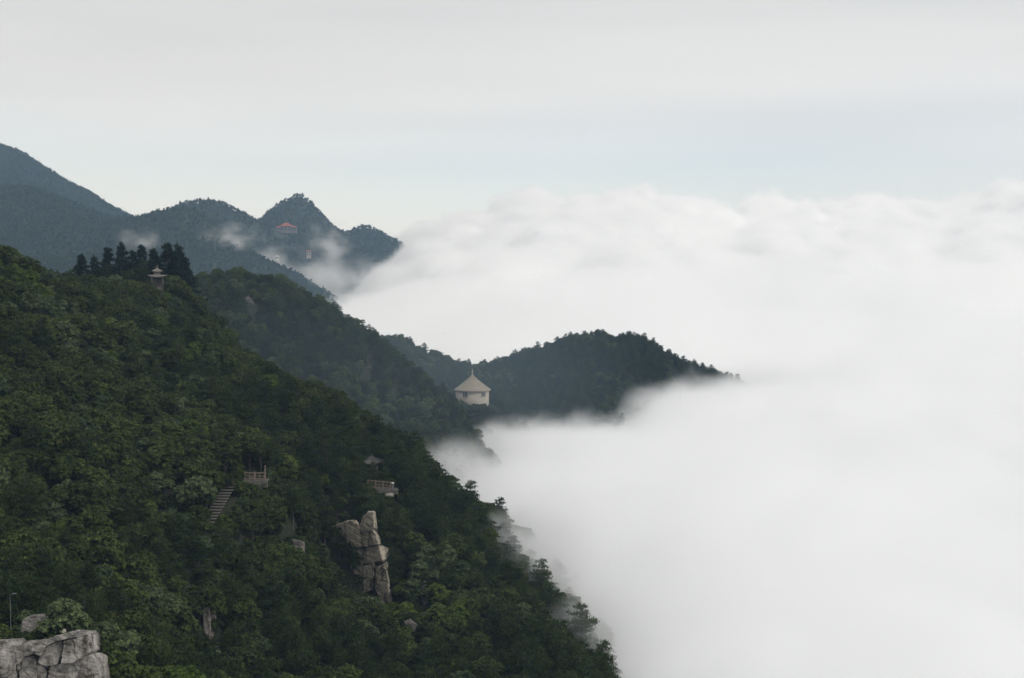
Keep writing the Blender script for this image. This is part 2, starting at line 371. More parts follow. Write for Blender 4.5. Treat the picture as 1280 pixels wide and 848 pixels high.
# height of the mist's top over the near valley, read where it meets the slopes
mist_top = TPS([(P(*q).x, P(*q).y, P(*q).z) for q in [(540, 566, 355), (575, 549, 405), (620, 550, 478), (655, 541, 492), (700, 526, 508), (740, 523, 518), (800, 500, 520), (870, 479, 525), (950, 489, 560)]] +
               [(24, 140, -57), (-20, 170, -72), (17, 165, -55), (15, 200, -50), (3, 240, -47), (-8, 280, -46), (-4, 325, -43), (120, 150, -55), (120, 300, -51), (200, 450, -46), (130, 560, -40), (30, 430, -49), (60, 380, -48), (-4, 432, -48.5), (-60, 420, -60), (-80, 130, -72), (-120, 300, -72),
                (-100, 520, -64), (20, 620, -55), (150, 640, -40), (-60, 680, -56), (60, 700, -46), (200, 700, -38), (300, 200, -55), (300, 600, -40)], .02)
def cloud_top(x, y):
    u = 640 + F * x / np.maximum(y, 1)
    yc = 2150.0
    crest = (345 - np.interp(u, cu, cv)) / F * yc - 24
    t = np.clip((y - 640) / (yc - 640), 0, 1)
    zf = -50 + (crest + 50) * (t**1.3)
    crng = np.random.default_rng(11); lump = np.full(np.shape(zf), -1e9)
    def base(xx, yy):
        uu = 640 + F * xx / yy; cc = (345 - np.interp(uu, cu, cv)) / F * yc - 26
        return -50 + (cc + 50) * np.clip((yy - 640) / (yc - 640), 0, 1)**1.3
    for k in range(320):
        yy = yc - 900 * crng.random()**1.7 + 60 * crng.random(); uu = crng.uniform(500, 1500); xx = (uu - 640) / F * yy
        r = crng.uniform(18, 62) * np.interp(yy, [1250, 1800, 2200], [.55, .85, 1.0]); zc = base(xx, yy) - r * crng.uniform(.35, .7)
        d2 = ((x - xx) / 1.25)**2 + (y - yy)**2
        lump = np.maximum(lump, zc + np.sqrt(np.maximum(r * r - d2, 0)) - np.where(d2 > r * r, 1e6, 0))
    dl = np.maximum(lump - zf, -14.0); zf = zf + np.where(dl > 0, dl, 0)
    back = np.clip((y - yc) / 500, 0, 1.5)
    zf = zf - back**2 * 200
    zn = np.clip(mist_top(np.clip(x, -200, 400), np.clip(y, 60, 720)), -80, -33) - 8.0
    k = np.clip((y - 610) / 170, 0, 1); k = k * k * (3 - 2 * k)
    z = zn * (1 - k) + zf * k
    amp = np.interp(y, [0, 500, 900, 1400, 2200], [1.2, 1.6, 5, 11, 16])
    z = z + amp * (billow(x / 150 + 3.1, y / 230, 5, .62) + .7 * fbm(x / 330, y / 420, 2))
    z = z + np.interp(y, [900, 1500, 2150], [0, 5, 13]) * (.35 - np.abs(fbm(x / 75 + 7, y / 120, 3)) * 1.6)
    z = z + np.interp(y, [0, 300, 700, 1000], [1.5, 2.0, 2.0, 0]) * fbm(x / 38, y / 52, 3)
    return z
cy_ = np.concatenate([np.arange(40, 800, 7.0), np.arange(800, 2700, 10.0)])
cx_ = np.concatenate([np.arange(-1000, -200, 20.0), np.arange(-200, 420, 7.0), np.arange(420, 1900, 12.0)])
CX, CY = np.meshgrid(cx_, cy_)
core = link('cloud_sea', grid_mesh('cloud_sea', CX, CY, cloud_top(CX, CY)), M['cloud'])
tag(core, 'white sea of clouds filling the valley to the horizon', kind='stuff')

def vol_grid(name, label, lo, hi, vox, density_nodes, vm='mist'):
    g = bpy.data.node_groups.new(name, 'GeometryNodeTree')
    g.interface.new_socket('Geometry', in_out='OUTPUT', socket_type='NodeSocketGeometry')
    N = g.nodes.new; L = g.links.new
    out = N('NodeGroupOutput'); vc = N('GeometryNodeVolumeCube')
    vc.inputs['Min'].default_value = lo; vc.inputs['Max'].default_value = hi
    for k, ax in enumerate('XYZ'): vc.inputs['Resolution ' + ax].default_value = max(4, int((hi[k] - lo[k]) / vox[k]))
    L(density_nodes(g), vc.inputs['Density'])
    sm = N('GeometryNodeSetMaterial'); sm.inputs['Material'].default_value = M[vm]
    L(vc.outputs[0], sm.inputs[0]); L(sm.outputs[0], out.inputs[0])
    me = bpy.data.meshes.new(name); me.materials.append(M[vm])
    ob = bpy.data.objects.new(name, me); COL.objects.link(ob)
    ob.modifiers.new('mist', 'NODES').node_group = g
    return tag(ob, label, kind='stuff')
def gmath(g, op, a, b=None, clamp=False, c=None):
    n = g.nodes.new('ShaderNodeMath'); n.operation = op; n.use_clamp = clamp
    for k, x in enumerate((a, b, c)):
        if x is None: continue
        if isinstance(x, (int, float)): n.inputs[k].default_value = x
        else: g.links.new(x, n.inputs[k])
    return n.outputs[0]
def gnoise(g, scale, detail=4, stretch=(1, 1, 1), off=(0, 0, 0), rough=.55):
    pos = g.nodes.new('GeometryNodeInputPosition')
    vm = g.nodes.new('ShaderNodeVectorMath'); vm.operation = 'MULTIPLY_ADD'
    vm.inputs[1].default_value = stretch; vm.inputs[2].default_value = off
    g.links.new(pos.outputs[0], vm.inputs[0])
    n = g.nodes.new('ShaderNodeTexNoise'); n.inputs['Scale'].default_value = scale; n.inputs['Detail'].default_value = detail; n.inputs['Roughness'].default_value = rough
    g.links.new(vm.outputs[0], n.inputs['Vector'])
    return n.outputs[0]
def skin(D, T, nscale, ylo, yhi, fade):
    def f(g):
        oi = g.nodes.new('GeometryNodeObjectInfo'); oi.inputs[0].default_value = core
        pr = g.nodes.new('GeometryNodeProximity'); g.links.new(oi.outputs['Geometry'], pr.inputs[0])
        n = gnoise(g, nscale, 6, (1, 1, 1.2), (0, 0, 0), .66)
        mr = g.nodes.new('ShaderNodeMapRange'); g.links.new(n, mr.inputs[0])
        for k, v in ((1, .30), (2, .70), (3, T * .08), (4, T * 2.1)): mr.inputs[k].default_value = v
        q = gmath(g, 'SUBTRACT', 1.0, gmath(g, 'DIVIDE', pr.outputs['Distance'], mr.outputs[0]), True)
        q = gmath(g, 'MULTIPLY', gmath(g, 'POWER', q, 1.3), D)
        pos = g.nodes.new('GeometryNodeInputPosition'); sx = g.nodes.new('ShaderNodeSeparateXYZ'); g.links.new(pos.outputs[0], sx.inputs[0])
        if fade > 0: r = gmath(g, 'DIVIDE', gmath(g, 'SUBTRACT', yhi, sx.outputs[1]), fade, True)
        else: r = gmath(g, 'DIVIDE', gmath(g, 'SUBTRACT', sx.outputs[1], ylo), -fade, True)
        return gmath(g, 'MULTIPLY', q, r)
    return f
vol_grid('mist', 'soft mist over the near clouds along the wooded shore', (-140, 50, -72), (430, 780, -20), (2.2, 2.2, 1.6), skin(.20, 9, 1 / 24, 50, 780, 60))
vol_grid('mist', 'soft billowing top of the far cloud bank', (-560, 720, -70), (1300, 2500, 200), (6.5, 6.5, 4.5), skin(.13, 13, 1 / 44, 720, 2500, -60))
def puff(label, c, r, D, nscale, seed, vox, thr=.46, vm='mist'):
    def f(g):
        pos = g.nodes.new('GeometryNodeInputPosition')
        v1 = g.nodes.new('ShaderNodeVectorMath'); v1.operation = 'SUBTRACT'; v1.inputs[1].default_value = c; g.links.new(pos.outputs[0], v1.inputs[0])
        v2 = g.nodes.new('ShaderNodeVectorMath'); v2.operation = 'DIVIDE'; v2.inputs[1].default_value = r; g.links.new(v1.outputs[0], v2.inputs[0])
        ln = g.nodes.new('ShaderNodeVectorMath'); ln.operation = 'LENGTH'; g.links.new(v2.outputs[0], ln.inputs[0])
        fall = gmath(g, 'SUBTRACT', 1.0, ln.outputs['Value'], True)
        n = gnoise(g, nscale, 6, (1, 1, 1.25), (seed * 13.7, seed * 7.1, seed), .68)
        q = gmath(g, 'MULTIPLY', gmath(g, 'SUBTRACT', gmath(g, 'MULTIPLY_ADD', fall, .16, False, n), thr + .07, True), 5.0, True)
        return gmath(g, 'MULTIPLY', gmath(g, 'MULTIPLY', q, gmath(g, 'POWER', fall, .7)), D)
    c = Vector(c); r = Vector(r)
    return vol_grid('mist', label, tuple(c - r), tuple(c + r), vox, f, vm)
fv = (6, 6, 4)
puff('wisp of mist on the far ridge left of the peak', P(290, 300, 1470), (38, 40, 20), .085, 1 / 30, 1, fv, .49)
puff('mist drifting through the far valley below the peak', P(335, 332, 1560), (70, 70, 28), .055, 1 / 36, 2, fv, .50)
puff('tall wisp of mist between the far peak and its shoulder', P(410, 312, 1800), (34, 50, 48), .06, 1 / 30, 3, fv, .48)
puff('veil of mist at the foot of the far valley', P(415, 350, 1560), (90, 90, 30), .045, 1 / 46, 4, fv, .48)
puff('small wisp above the dark conifers', P(172, 300, 1300), (22, 30, 14), .06, 1 / 18, 5, (4, 4, 3))
puff('thin veil of mist in the valley behind the near spur', P(430, 470, 335), (75, 38, 34), .0014, 1 / 60, 8, (6, 5, 4), .10, 'veil')
puff('thin veil of mist between the second ridge and the saddle', P(540, 460, 475), (75, 50, 32), .0015, 1 / 60, 9, (6, 5, 4), .10, 'veil')
puff('thin veil of mist before the wooded hill', P(730, 470, 500), (95, 55, 34), .0010, 1 / 60, 10, (6, 5, 4), .10, 'veil')
puff('mist lying in the notch between the two spurs', P(648, 700, 226), (13, 13, 9), .45, 1 / 10, 6, (1.2, 1.2, 1), .42)
puff('mist brushing the wooded edge above the clouds', P(745, 800, 190), (10, 14, 6), .25, 1 / 9, 7, (1.2, 1.2, 1), .47)

# ------------------------------------------------------------------ haze
bm = bmesh.new(); bmesh.ops.create_cube(bm, size=1)
haze = link('haze', bm_mesh('haze', bm), mat_volume('haze', (.47, .69, 1.0), 1.3e-4))
haze.scale = (3400, 2960, 480); haze.location = (420, 1360, 100)
tag(haze, 'thin bluish haze over the mountains', kind='stuff')

# ------------------------------------------------------------------ tree shapes
def tube(pts, rad, sides=7):
    """tapered tube along points -> verts, quads"""
    pts = np.asarray(pts, float); n = len(pts); V = []; Fq = []
    for i in range(n):
        t = pts[min(i + 1, n - 1)] - pts[max(i - 1, 0)]; t /= np.linalg.norm(t) + 1e-9
        a = np.cross(t, [0, 0, 1.0] if abs(t[2]) < .9 else [1.0, 0, 0]); a /= np.linalg.norm(a); b = np.cross(t, a)
        for k in range(sides):
            an = 2 * math.pi * k / sides; V.append(pts[i] + rad[i] * (math.cos(an) * a + math.sin(an) * b))
    for i in range(n - 1):
        for k in range(sides):
            k2 = (k + 1) % sides
            Fq.append((i * sides + k, i * sides + k2, (i + 1) * sides + k2, (i + 1) * sides + k))
    return np.array(V), np.array(Fq)
def join_parts(parts):
    V, Q, o = [], [], 0
    for v, q in parts: V.append(v); Q.append(q + o); o += len(v)
    return np.concatenate(V), np.concatenate(Q)
def leaf_cards(rng, c, nrm, size, aspect=1.6, curl=.25):
    """one rhombic, slightly folded leaf (or leaf spray) per centre: 4 verts, 1 quad"""
    n = len(c)
    nrm = nrm / (np.linalg.norm(nrm, axis=1, keepdims=True) + 1e-9)
    r = rng.normal(size=(n, 3)); a = np.cross(nrm, r); a /= np.linalg.norm(a, axis=1, keepdims=True) + 1e-9; b = np.cross(nrm, a)
    s = size[:, None]
    v = np.stack([c - a * s * aspect * .5, c + b * s * .5 - nrm * s * curl, c + a * s * aspect * .5, c - b * s * .5 - nrm * s * curl], 1)
    return v.reshape(-1, 3), np.arange(n * 4).reshape(n, 4)
def unit(rng, n):
    d = rng.normal(size=(n, 3)); return d / np.linalg.norm(d, axis=1, keepdims=True)

def broadleaf(seed, n_leaf=6800, leaf=.225, rad=2.5, h=6.4, lobes=15, lump=.42):
    rng = np.random.default_rng(seed)
    cz = h * .60; rz = h * .42
    # lobes: spread over the crown, mostly on its upper shell
    d = unit(rng, lobes * 3); d = d[d[:, 2] > -.45][:lobes]
    k = rng.uniform(.45, .80, len(d))[:, None]
    lc = d * k * np.array([rad, rad, rz]) + np.array([0, 0, cz])
    lr = rng.uniform(lump * .65, lump * 1.15, len(d)) * rad
    lc = np.concatenate([lc, [[0, 0, cz]]]); lr = np.append(lr, rad * .6)
    # each lobe carries flattened sprays of leaves with dark gaps between them
    ns = max(30, int(n_leaf / 17)); wgt = lr**2; li = rng.choice(len(lc), ns, p=wgt / wgt.sum())
    sd_ = unit(rng, ns); sd_[:, 2] = np.abs(sd_[:, 2]) * np.where(rng.random(ns) < .8, 1, -1)
    sc_ = lc[li] + sd_ * (lr[li] * rng.uniform(.7, 1.08, ns))[:, None] * np.array([1, 1, .78])
    sn = sd_ * .6 + np.array([0, 0, .75]) + rng.normal(size=(ns, 3)) * .2; sn /= np.linalg.norm(sn, axis=1, keepdims=True)
    sr = rad * rng.uniform(.10, .18, ns)
    idx = rng.integers(0, ns, n_leaf)
    q = unit(rng, n_leaf) * rng.random(n_leaf)[:, None]**.5
    q -= sn[idx] * ((q * sn[idx]).sum(1) * .72)[:, None]
    c = sc_[idx] + q * sr[idx][:, None]
    c -= sn[idx] * ((q**2).sum(1) * sr[idx] * .35)[:, None]
    nrm = sn[idx] + q * .5 + rng.normal(size=c.shape) * .38
    crown = leaf_cards(rng, c, nrm, leaf * rng.uniform(.65, 1.35, n_leaf))
    bend = rng.normal(size=2) * .25
    tp = [(0, 0, -1.2), (bend[0] * .3, bend[1] * .3, h * .2), (bend[0], bend[1], h * .42), (bend[0] * .8, bend[1] * .8, h * .66)]
    parts = [tube(tp, [.20, .16, .12, .05])]
    for j in rng.choice(len(lc) - 1, 5, replace=False):
        s0 = np.array(tp[2]) * rng.uniform(.7, 1.0)
        parts.append(tube([s0, (s0 + lc[j]) / 2 + [0, 0, .25], lc[j]], [.085, .06, .02], 5))
    return crown, join_parts(parts)

def tufts(rng, c, out, ln, wid, per=5):
    """needle tufts: a fan of thin blades at each centre, pointing up and outward"""
    n = len(c); C = np.repeat(c, per, 0)
    d = np.repeat(out, per, 0) * .45 + np.array([0, 0, .5]) + rng.normal(size=(n * per, 3)) * .55
    d /= np.linalg.norm(d, axis=1, keepdims=True)
    s = np.cross(d, rng.normal(size=d.shape)); s /= np.linalg.norm(s, axis=1, keepdims=True) + 1e-9
    l = ln * rng.uniform(.6, 1.2, n * per)[:, None]; w_ = wid * rng.uniform(.7, 1.2, n * per)[:, None]
    v = np.stack([C - s * w_ * .5, C + s * w_ * .5, C + d * l + s * w_ * .3, C + d * l - s * w_ * .3], 1)
    return v.reshape(-1, 3), np.arange(n * per * 4).reshape(-1, 4)

def pine(seed, h=7.5, layers=7, spread=2.6, tuft=1150, ln=.34, wid=.085, flat=False):
    """pine with flat, tiered foliage plates on crooked horizontal limbs"""
    rng = np.random.default_rng(seed)
    lean = rng.normal(size=2) * (.5 if flat else .25)
    zz = np.linspace(0, 1, 7); wob = rng.normal(size=(7, 2)) * .12
    tp = np.stack([lean[0] * zz**1.5 + wob[:, 0] * zz, lean[1] * zz**1.5 + wob[:, 1] * zz, -1.2 + (h + 1.0) * zz], -1)
    parts = [tube(tp, np.linspace(.22, .04, 7))]
    pads = []
    for k in range(layers):
        t = (k + .5) / layers
        z = h * (.34 + .66 * t); r = spread * (1 - .62 * t**1.6) * rng.uniform(.8, 1.12)
        ct = np.array([np.interp(z, tp[:, 2], tp[:, 0]), np.interp(z, tp[:, 2], tp[:, 1]), z])
        m = max(2, int(round(5 - 2.5 * t))); a0 = rng.random() * 6.28
        for j in range(m):
            an = a0 + 6.283 * j / m + rng.normal() * .3; rj = r * rng.uniform(.55, 1.0)
            e = ct + np.array([math.cos(an) * rj, math.sin(an) * rj, rng.normal() * .15 + .12 * rj])
            parts.append(tube([ct - [0, 0, .15], (ct + e) / 2 + [0, 0, -.05], e], [.07, .05, .015], 4))
            pads.append((ct + (e - ct) * .72, r * rng.uniform(.34, .52), rng.uniform(.10, .18)))
            if rj > .8: pads.append((ct + (e - ct) * .35, r * .30, .12))
    pads.append((tp[-1], .55, .4))
    pc = np.array([p[0] for p in pads]); pr = np.array([p[1] for p in pads]); ph = np.array([p[2] for p in pads])
    wgt = pr**2; idx = rng.choice(len(pc), tuft, p=wgt / wgt.sum())
    d = unit(rng, tuft); q = rng.random(tuft)**.45
    c = pc[idx] + d * q[:, None] * np.stack([pr[idx], pr[idx], ph[idx]], -1)
    crown = tufts(rng, c, d, ln, wid)
    return crown, join_parts(parts)

def conifer(seed, h=8.5, spread=2.2, n=1100, ln=.42, wid=.12, thin=1.0):
    """spire-shaped conifer with many drooping sprays"""
    rng = np.random.default_rng(seed)
    tp = np.stack([rng.normal(size=6) * .04, rng.normal(size=6) * .04, np.linspace(-1.2, h * .97, 6)], -1)
    parts = [tube(tp, np.linspace(.24, .03, 6))]
    nb = int(46 * thin); C = []; D = []
    for k in range(nb):
        t = (k + rng.random()) / nb; z = h * (.14 + .86 * t); r = spread * (1 - t)**.95 * rng.uniform(.55, 1.2) + .12
        an = k * 2.399 + rng.normal() * .25; dr = np.array([math.cos(an), math.sin(an), -.22])
        s0 = np.array([0, 0, z]); parts.append(tube([s0, s0 + dr * r * .6, s0 + dr * r + [0, 0, .12 * r]], [.045, .03, .01], 4))
        m = max(8, int(n / nb * (1.5 - t)))
        q = rng.random(m)**.6; side = np.array([-dr[1], dr[0], 0])
        c = s0 + dr * (q * r)[:, None] + side * (rng.normal(size=m) * .22 * r * (1 - .5 * q))[:, None] + np.array([0, 0, 1]) * (.12 * r * q**2 + rng.normal(size=m) * .09)[:, None]
        C.append(c); D.append(np.repeat(dr[None] * [1, 1, 0], m, 0) + rng.normal(size=(m, 3)) * .3)
    C = np.concatenate(C); D = np.concatenate(D)
    return tufts(rng, C, D, ln, wid, 4), join_parts(parts)

CROWN, TRUNK = {}, {}
def make(key, shape, leafmat):
    (cv_, cf_), (tv_, tf_) = shape
    c = mesh(key + '_crown', cv_, cf_); c.materials.append(M[leafmat])
    t = mesh(key + '_trunk', tv_, tf_, True); t.materials.append(M['bark'])
    CROWN[key] = c; TRUNK[key] = t
TONES = ['dark', 'mid', 'grey', 'bright']
BK = []
for i, (lm, kw) in enumerate([('leaf_dark', dict(h=6.6)), ('leaf_mid', dict(h=6.0, rad=2.7)), ('leaf_mid', dict(h=7.0, rad=2.3, lobes=18)), ('leaf_grey', dict(h=6.2, rad=2.5, lobes=12)),
                              ('leaf_bright', dict(h=5.6, rad=2.3, lobes=12)), ('leaf_dark', dict(h=5.6, rad=2.8, lobes=20)), ('leaf_grey', dict(h=5.4, rad=2.2, lobes=16, lump=.36)), ('leaf_bright', dict(h=6.4, rad=2.0, lobes=10))]):
    k = 'broadleaf%d' % i; make(k, broadleaf(100 + i, **kw), lm); BK.append((k, lm[5:]))
PK = []
for i, kw in enumerate([dict(), dict(h=8.2, layers=8, spread=2.4), dict(h=6.4, layers=6, spread=2.9), dict(h=7.0, layers=6, spread=2.5)]):
    k = 'pine%d' % i; make(k, pine(200 + i, **kw), 'needle'); PK.append((k, 'pine'))
for i, kw in enumerate([dict(h=6.2, layers=5, spread=3.0, tuft=1000, flat=True), dict(h=7.2, layers=6, spread=2.6, tuft=950, flat=True)]):
    make('skypine%d' % i, pine(260 + i, **kw), 'needle')
for i, kw in enumerate([dict(), dict(h=9, spread=1.8, thin=.7), dict(h=8, spread=2.7)]):
    make('conifer%d' % i, conifer(300 + i, **kw), 'conifer')
SK = []
for i, lm in enumerate(['leaf_dark', 'leaf_mid', 'leaf_grey']):
    k = 'shrub%d' % i; make(k, broadleaf(400 + i, n_leaf=1500, leaf=.24, rad=1.35, h=2.2, lobes=8, lump=.5), lm); SK.append(k)
FK = []
for i in range(4):
    k = 'far%d' % i
    make(k, broadleaf(500 + i, n_leaf=170, leaf=1.25, rad=2.9, h=8.5 + (i % 2) * 1.5, lobes=7, lump=.55), 'far_leaf'); FK.append(k)

def plant(name, key, loc, rz, s, label, cat, group=None, wide=1.0):
    o = empty(name, loc, rz); o.scale = (s * wide, s * wide, s); tag(o, label, cat, group)
    link('crown', CROWN[key], None, o); link('trunk', TRUNK[key], None, o)
    return o

# ------------------------------------------------------------------ where trees grow
rng = np.random.default_rng(42)
def scatter(x0, x1, y0, y1, sp_):
    a = np.arange(x0, x1, sp_); b = np.arange(y0, y1, sp_)
    X, Y = np.meshgrid(a, b); X = X + (np.arange(len(b)) % 2)[:, None] * sp_ * .5
    X = (X + rng.uniform(-.42, .42, X.shape) * sp_).ravel(); Y = (Y + rng.uniform(-.42, .42, Y.shape) * sp_).ravel()
    return X, Y
# clearings: (u, v, radius in px, distance of the thing that stands there, half-depth kept clear behind it)
CLEAR = [(290, 603, 10, 183), (280, 616, 10, 180), (272, 630, 10, 177), (264, 644, 9, 173), (256, 656, 8, 170), (228, 684, 5, 164),
         (320, 594, 11, 186), (338, 594, 8, 187), (304, 596, 10, 185), (478, 604, 15, 215), (492, 606, 12, 216), (466, 600, 10, 215), (488, 624, 8, 212), (474, 577, 3, 220),
         (448, 688, 18, 200), (464, 715, 10, 200), (478, 700, 9, 200), (425, 684, 17, 200), (436, 706, 12, 200), (476, 740, 9, 199), (467, 645, 3, 203), (424, 692, 10, 200),
         (60, 825, 52, 108), (20, 828, 48, 108), (100, 828, 32, 108), (90, 800, 22, 108), (42, 772, 17, 112), (78, 788, 12, 108), (14, 758, 10, 116),
         (196, 347, 8, 299), (196, 339, 6, 299), (590, 484, 12, 478), (574, 489, 7, 476), (606, 489, 7, 476), (590, 470, 6, 478), (582, 480, 9, 478), (599, 480, 9, 478), (590, 494, 7, 476),
         (312, 376, 5, 390), (319, 382, 4, 390), (459, 467, 5, 386), (530, 738, 6, 194), (534, 748, 5, 194), (507, 794, 3, 172), (258, 772, 4, 153), (262, 806, 4, 153), (372, 690, 3, 176)]
CLEAR = np.array(CLEAR, float)
def is_clear(x, y, z, size, k=1.0):
    """True where a tree would stand in one of the clearings or in front of it"""
    bad = np.zeros(len(x), bool)
    for fz in (.06, .35, .65, .95):
        u, v, dep = proj(np.stack([x, y, z + size * fz * 6.3], -1))
        rp = F * size * 1.7 / dep
        for cu_, cv_, cr_, cd_ in CLEAR:
            near = dep < cd_ + size * 2.2
            bad |= near & (np.hypot(u - cu_, (v - cv_)) < cr_ * k + rp * .38)
    return bad
def hidden(x, y, z, top):
    """True where the terrain (with its trees) hides the upper crown from the camera"""
    px, py, pz = x, y, z + top
    hid = np.zeros(len(x), bool)
    for t in np.linspace(.30, .985, 70):
        qx, qy, qz = px * t, py * t, pz * t
        ok = (qy > GY0) & (py * (1 - t) > 5.0)
        hid |= ok & (ground(qx, qy) + 3.5 > qz)
    return hid
tx, ty = scatter(-190, 140, 92, 715, 2.3)
tz = ground(tx, ty)
keep = tz > np.where(ty < 340, -60, DECK - 12)
size = np.clip(rng.lognormal(-.37, .22, len(tx)), .40, 1.0) * np.where(ty > 335, .86, 1.0)
u, v, dep = proj(np.stack([tx, ty, tz + 3], -1))
keep &= (u > -170) & (u < 1400) & (v < 1000) & (v > 150)
tx, ty, tz, size = tx[keep], ty[keep], tz[keep], size[keep]
bad = is_clear(tx, ty, tz, size)
tx, ty, tz, size = tx[~bad], ty[~bad], tz[~bad], size[~bad]
# pines cluster on crests and on the shadowed slope to the right; broadleaves elsewhere
pat = fbm(tx / 34 + 2.2, ty / 34, 3) + .26 * np.clip((tx + 28) / 30, -1, 1)
is_pine = (pat + rng.normal(size=len(tx)) * .22) > .06
tone_pat = fbm(tx / 22 + 8.1, ty / 22 - 4.4, 3) + rng.normal(size=len(tx)) * .30
key = np.empty(len(tx), object)
for i in range(len(tx)):
    if is_pine[i]: key[i] = PK[rng.integers(len(PK))][0]
    else:
        q = tone_pat[i]
        tone = 'dark' if q < -.10 else 'mid' if q < .26 else 'grey' if q < .58 else 'bright'
        key[i] = rng.choice([k for k, t in BK if t == tone])
rot = rng.uniform(0, 6.283, len(tx))
u, v, dep = proj(np.stack([tx, ty, tz + size * 4.2], -1))
hid = hidden(tx, ty, tz, size * 5.2)
shown = (~hid) & (u > -8) & (u < 1288) & (v < 856) & (v > 0)
px_size = np.where(shown, F * size / dep, 0)
order = np.argsort(-px_size)
taken = np.zeros(len(tx), bool)
KEYTONE = dict(BK); KEYTONE.update({k: 'pine' for k, _ in PK})
def region(u, v, d):
    if u < 140 and v > 690: return 'just above the grey rock outcrop'
    if u < 250 and v > 560: return 'on the slope left of the stone steps'
    if 250 <= u < 415 and v > 610: return 'between the stone steps and the grey cliff'
    if u >= 415 and v > 640 and u < 500: return 'around the foot of the grey cliff'
    if u >= 500 and v > 600: return 'on the spur right of the cliff'
    if u >= 330 and v > 510: return 'around the railed terrace above the cliff'
    if v < 400 and u < 260: return 'on the slope below the small stone gazebo'
    return 'high on the slope above the stone steps'
TONEWORD = {'dark': 'dark green broadleaf', 'mid': 'mid green broadleaf', 'grey': 'pale grey-green broadleaf', 'bright': 'bright yellow-green broadleaf', 'pine': 'dark tiered pine'}
cnt = {'b': 0, 'p': 0}; pick = []
for i in order:
    if px_size[i] <= 0: break
    kd = 'p' if is_pine[i] else 'b'
    if cnt[kd] >= 285: continue
    cnt[kd] += 1; taken[i] = True; pick.append((i, kd, region(u[i], v[i], dep[i])))
def third(x, arr, words): return words[int(np.searchsorted(np.quantile(arr, np.arange(1, len(words)) / len(words)), x))]
named = {}
for i, kd, rg in pick:
    us_ = [u[j] for j, _, r_ in pick if r_ == rg]; vs_ = [v[j] for j, _, r_ in pick if r_ == rg]
    row = third(v[i], vs_, ['topmost', 'upper', 'middle', 'lower', 'bottom']); colm = third(u[i], us_, ['far left', 'left', 'centre', 'right', 'far right'])
    sz = 'big' if size[i] > .82 else 'small' if size[i] < .66 else 'medium'
    named.setdefault(('%s %s' % (sz, TONEWORD[KEYTONE[key[i]]]), '%s %s, %s' % (row, colm, rg)), []).append((dep[i], i, kd, rg))
for (what, where), lst in named.items():
    lst.sort(); n_ = len(lst)
    for r_, (_, i, kd, rg) in enumerate(lst):
        pre = '' if n_ == 1 else ['front ', 'rear '][r_ * 2 // n_] if n_ == 2 else ['front ', 'mid-depth ', 'rear '][r_ * 3 // n_]
        plant('pine_tree' if kd == 'p' else 'broadleaf_tree', key[i], (tx[i], ty[i], tz[i] - .2), rot[i], size[i], '%s%s, %s' % (pre, what, where), 'tree', (('pines ' if kd == 'p' else KEYTONE[key[i]] + ' broadleaf trees ') + rg))
print('TREES', len(tx), cnt, 'visible', int(shown.sum()), 'min px', px_size[taken].min())

# skyline trees
def sky_tree(name, key, u, v_top, d, h0, label, rz=0, dz=0):
    p = P(u, v_top, d); g = float(ground(p.x, p.y)) - .3
    s = max(.5, (p.z - g) / h0)
    return plant(name, key, (p.x, p.y, g), rz, s, label, 'tree', None, 1.25 if 'conifer' in key else 1.0)
sky_tree('conifer_tree', 'conifer1', 648, 712, 204, 9.0, 'slender dark conifer rising alone on the spur above the clouds', 1)
sky_tree('pine_tree', 'skypine0', 688, 731, 199, 6.6, 'flat-topped pine spreading over the cloud edge beside the slender conifer', 2)
sky_tree('pine_tree', 'skypine1', 716, 752, 190, 7.6, 'layered pine low on the spur, nearest to the clouds', 4)
sky_tree('pine_tree', 'skypine0', 664, 738, 200, 6.6, 'small pine between the slender conifer and the flat-topped pine', 5)
gz = [(101, 318, 'conifer2', 8.3, 'short broad conifer at the far end of the row beside the gazebo'), (118, 321, 'conifer0', 8.7, 'low rounded conifer second along the row from the hill'),
      (135, 310, 'conifer2', 8.3, 'broad conical conifer third along the row beside the gazebo'), (152, 305, 'conifer0', 8.7, 'tall pointed conifer in the middle of the row by the gazebo'),
      (166, 313, 'conifer1', 9.2, 'thin conifer just past the tall pointed one in the row'), (177, 306, 'conifer1', 9.2, 'slender open conifer with see-through tiers behind the gazebo'),
      (191, 311, 'conifer2', 8.3, 'dense conifer directly behind the gazebo roof'), (209, 304, 'conifer2', 8.3, 'tallest and widest conifer of the row, right behind the gazebo'),
      (223, 307, 'conifer0', 8.7, 'dark conifer leaning out at the end of the row past the gazebo'), (232, 322, 'conifer2', 8.3, 'short dark conifer last in the row past the gazebo')]
for k, (uu, vv, kk, hh, lb) in enumerate(gz):
    sky_tree('conifer_tree', kk, uu, vv, 303 + (k % 3), hh, lb, k)

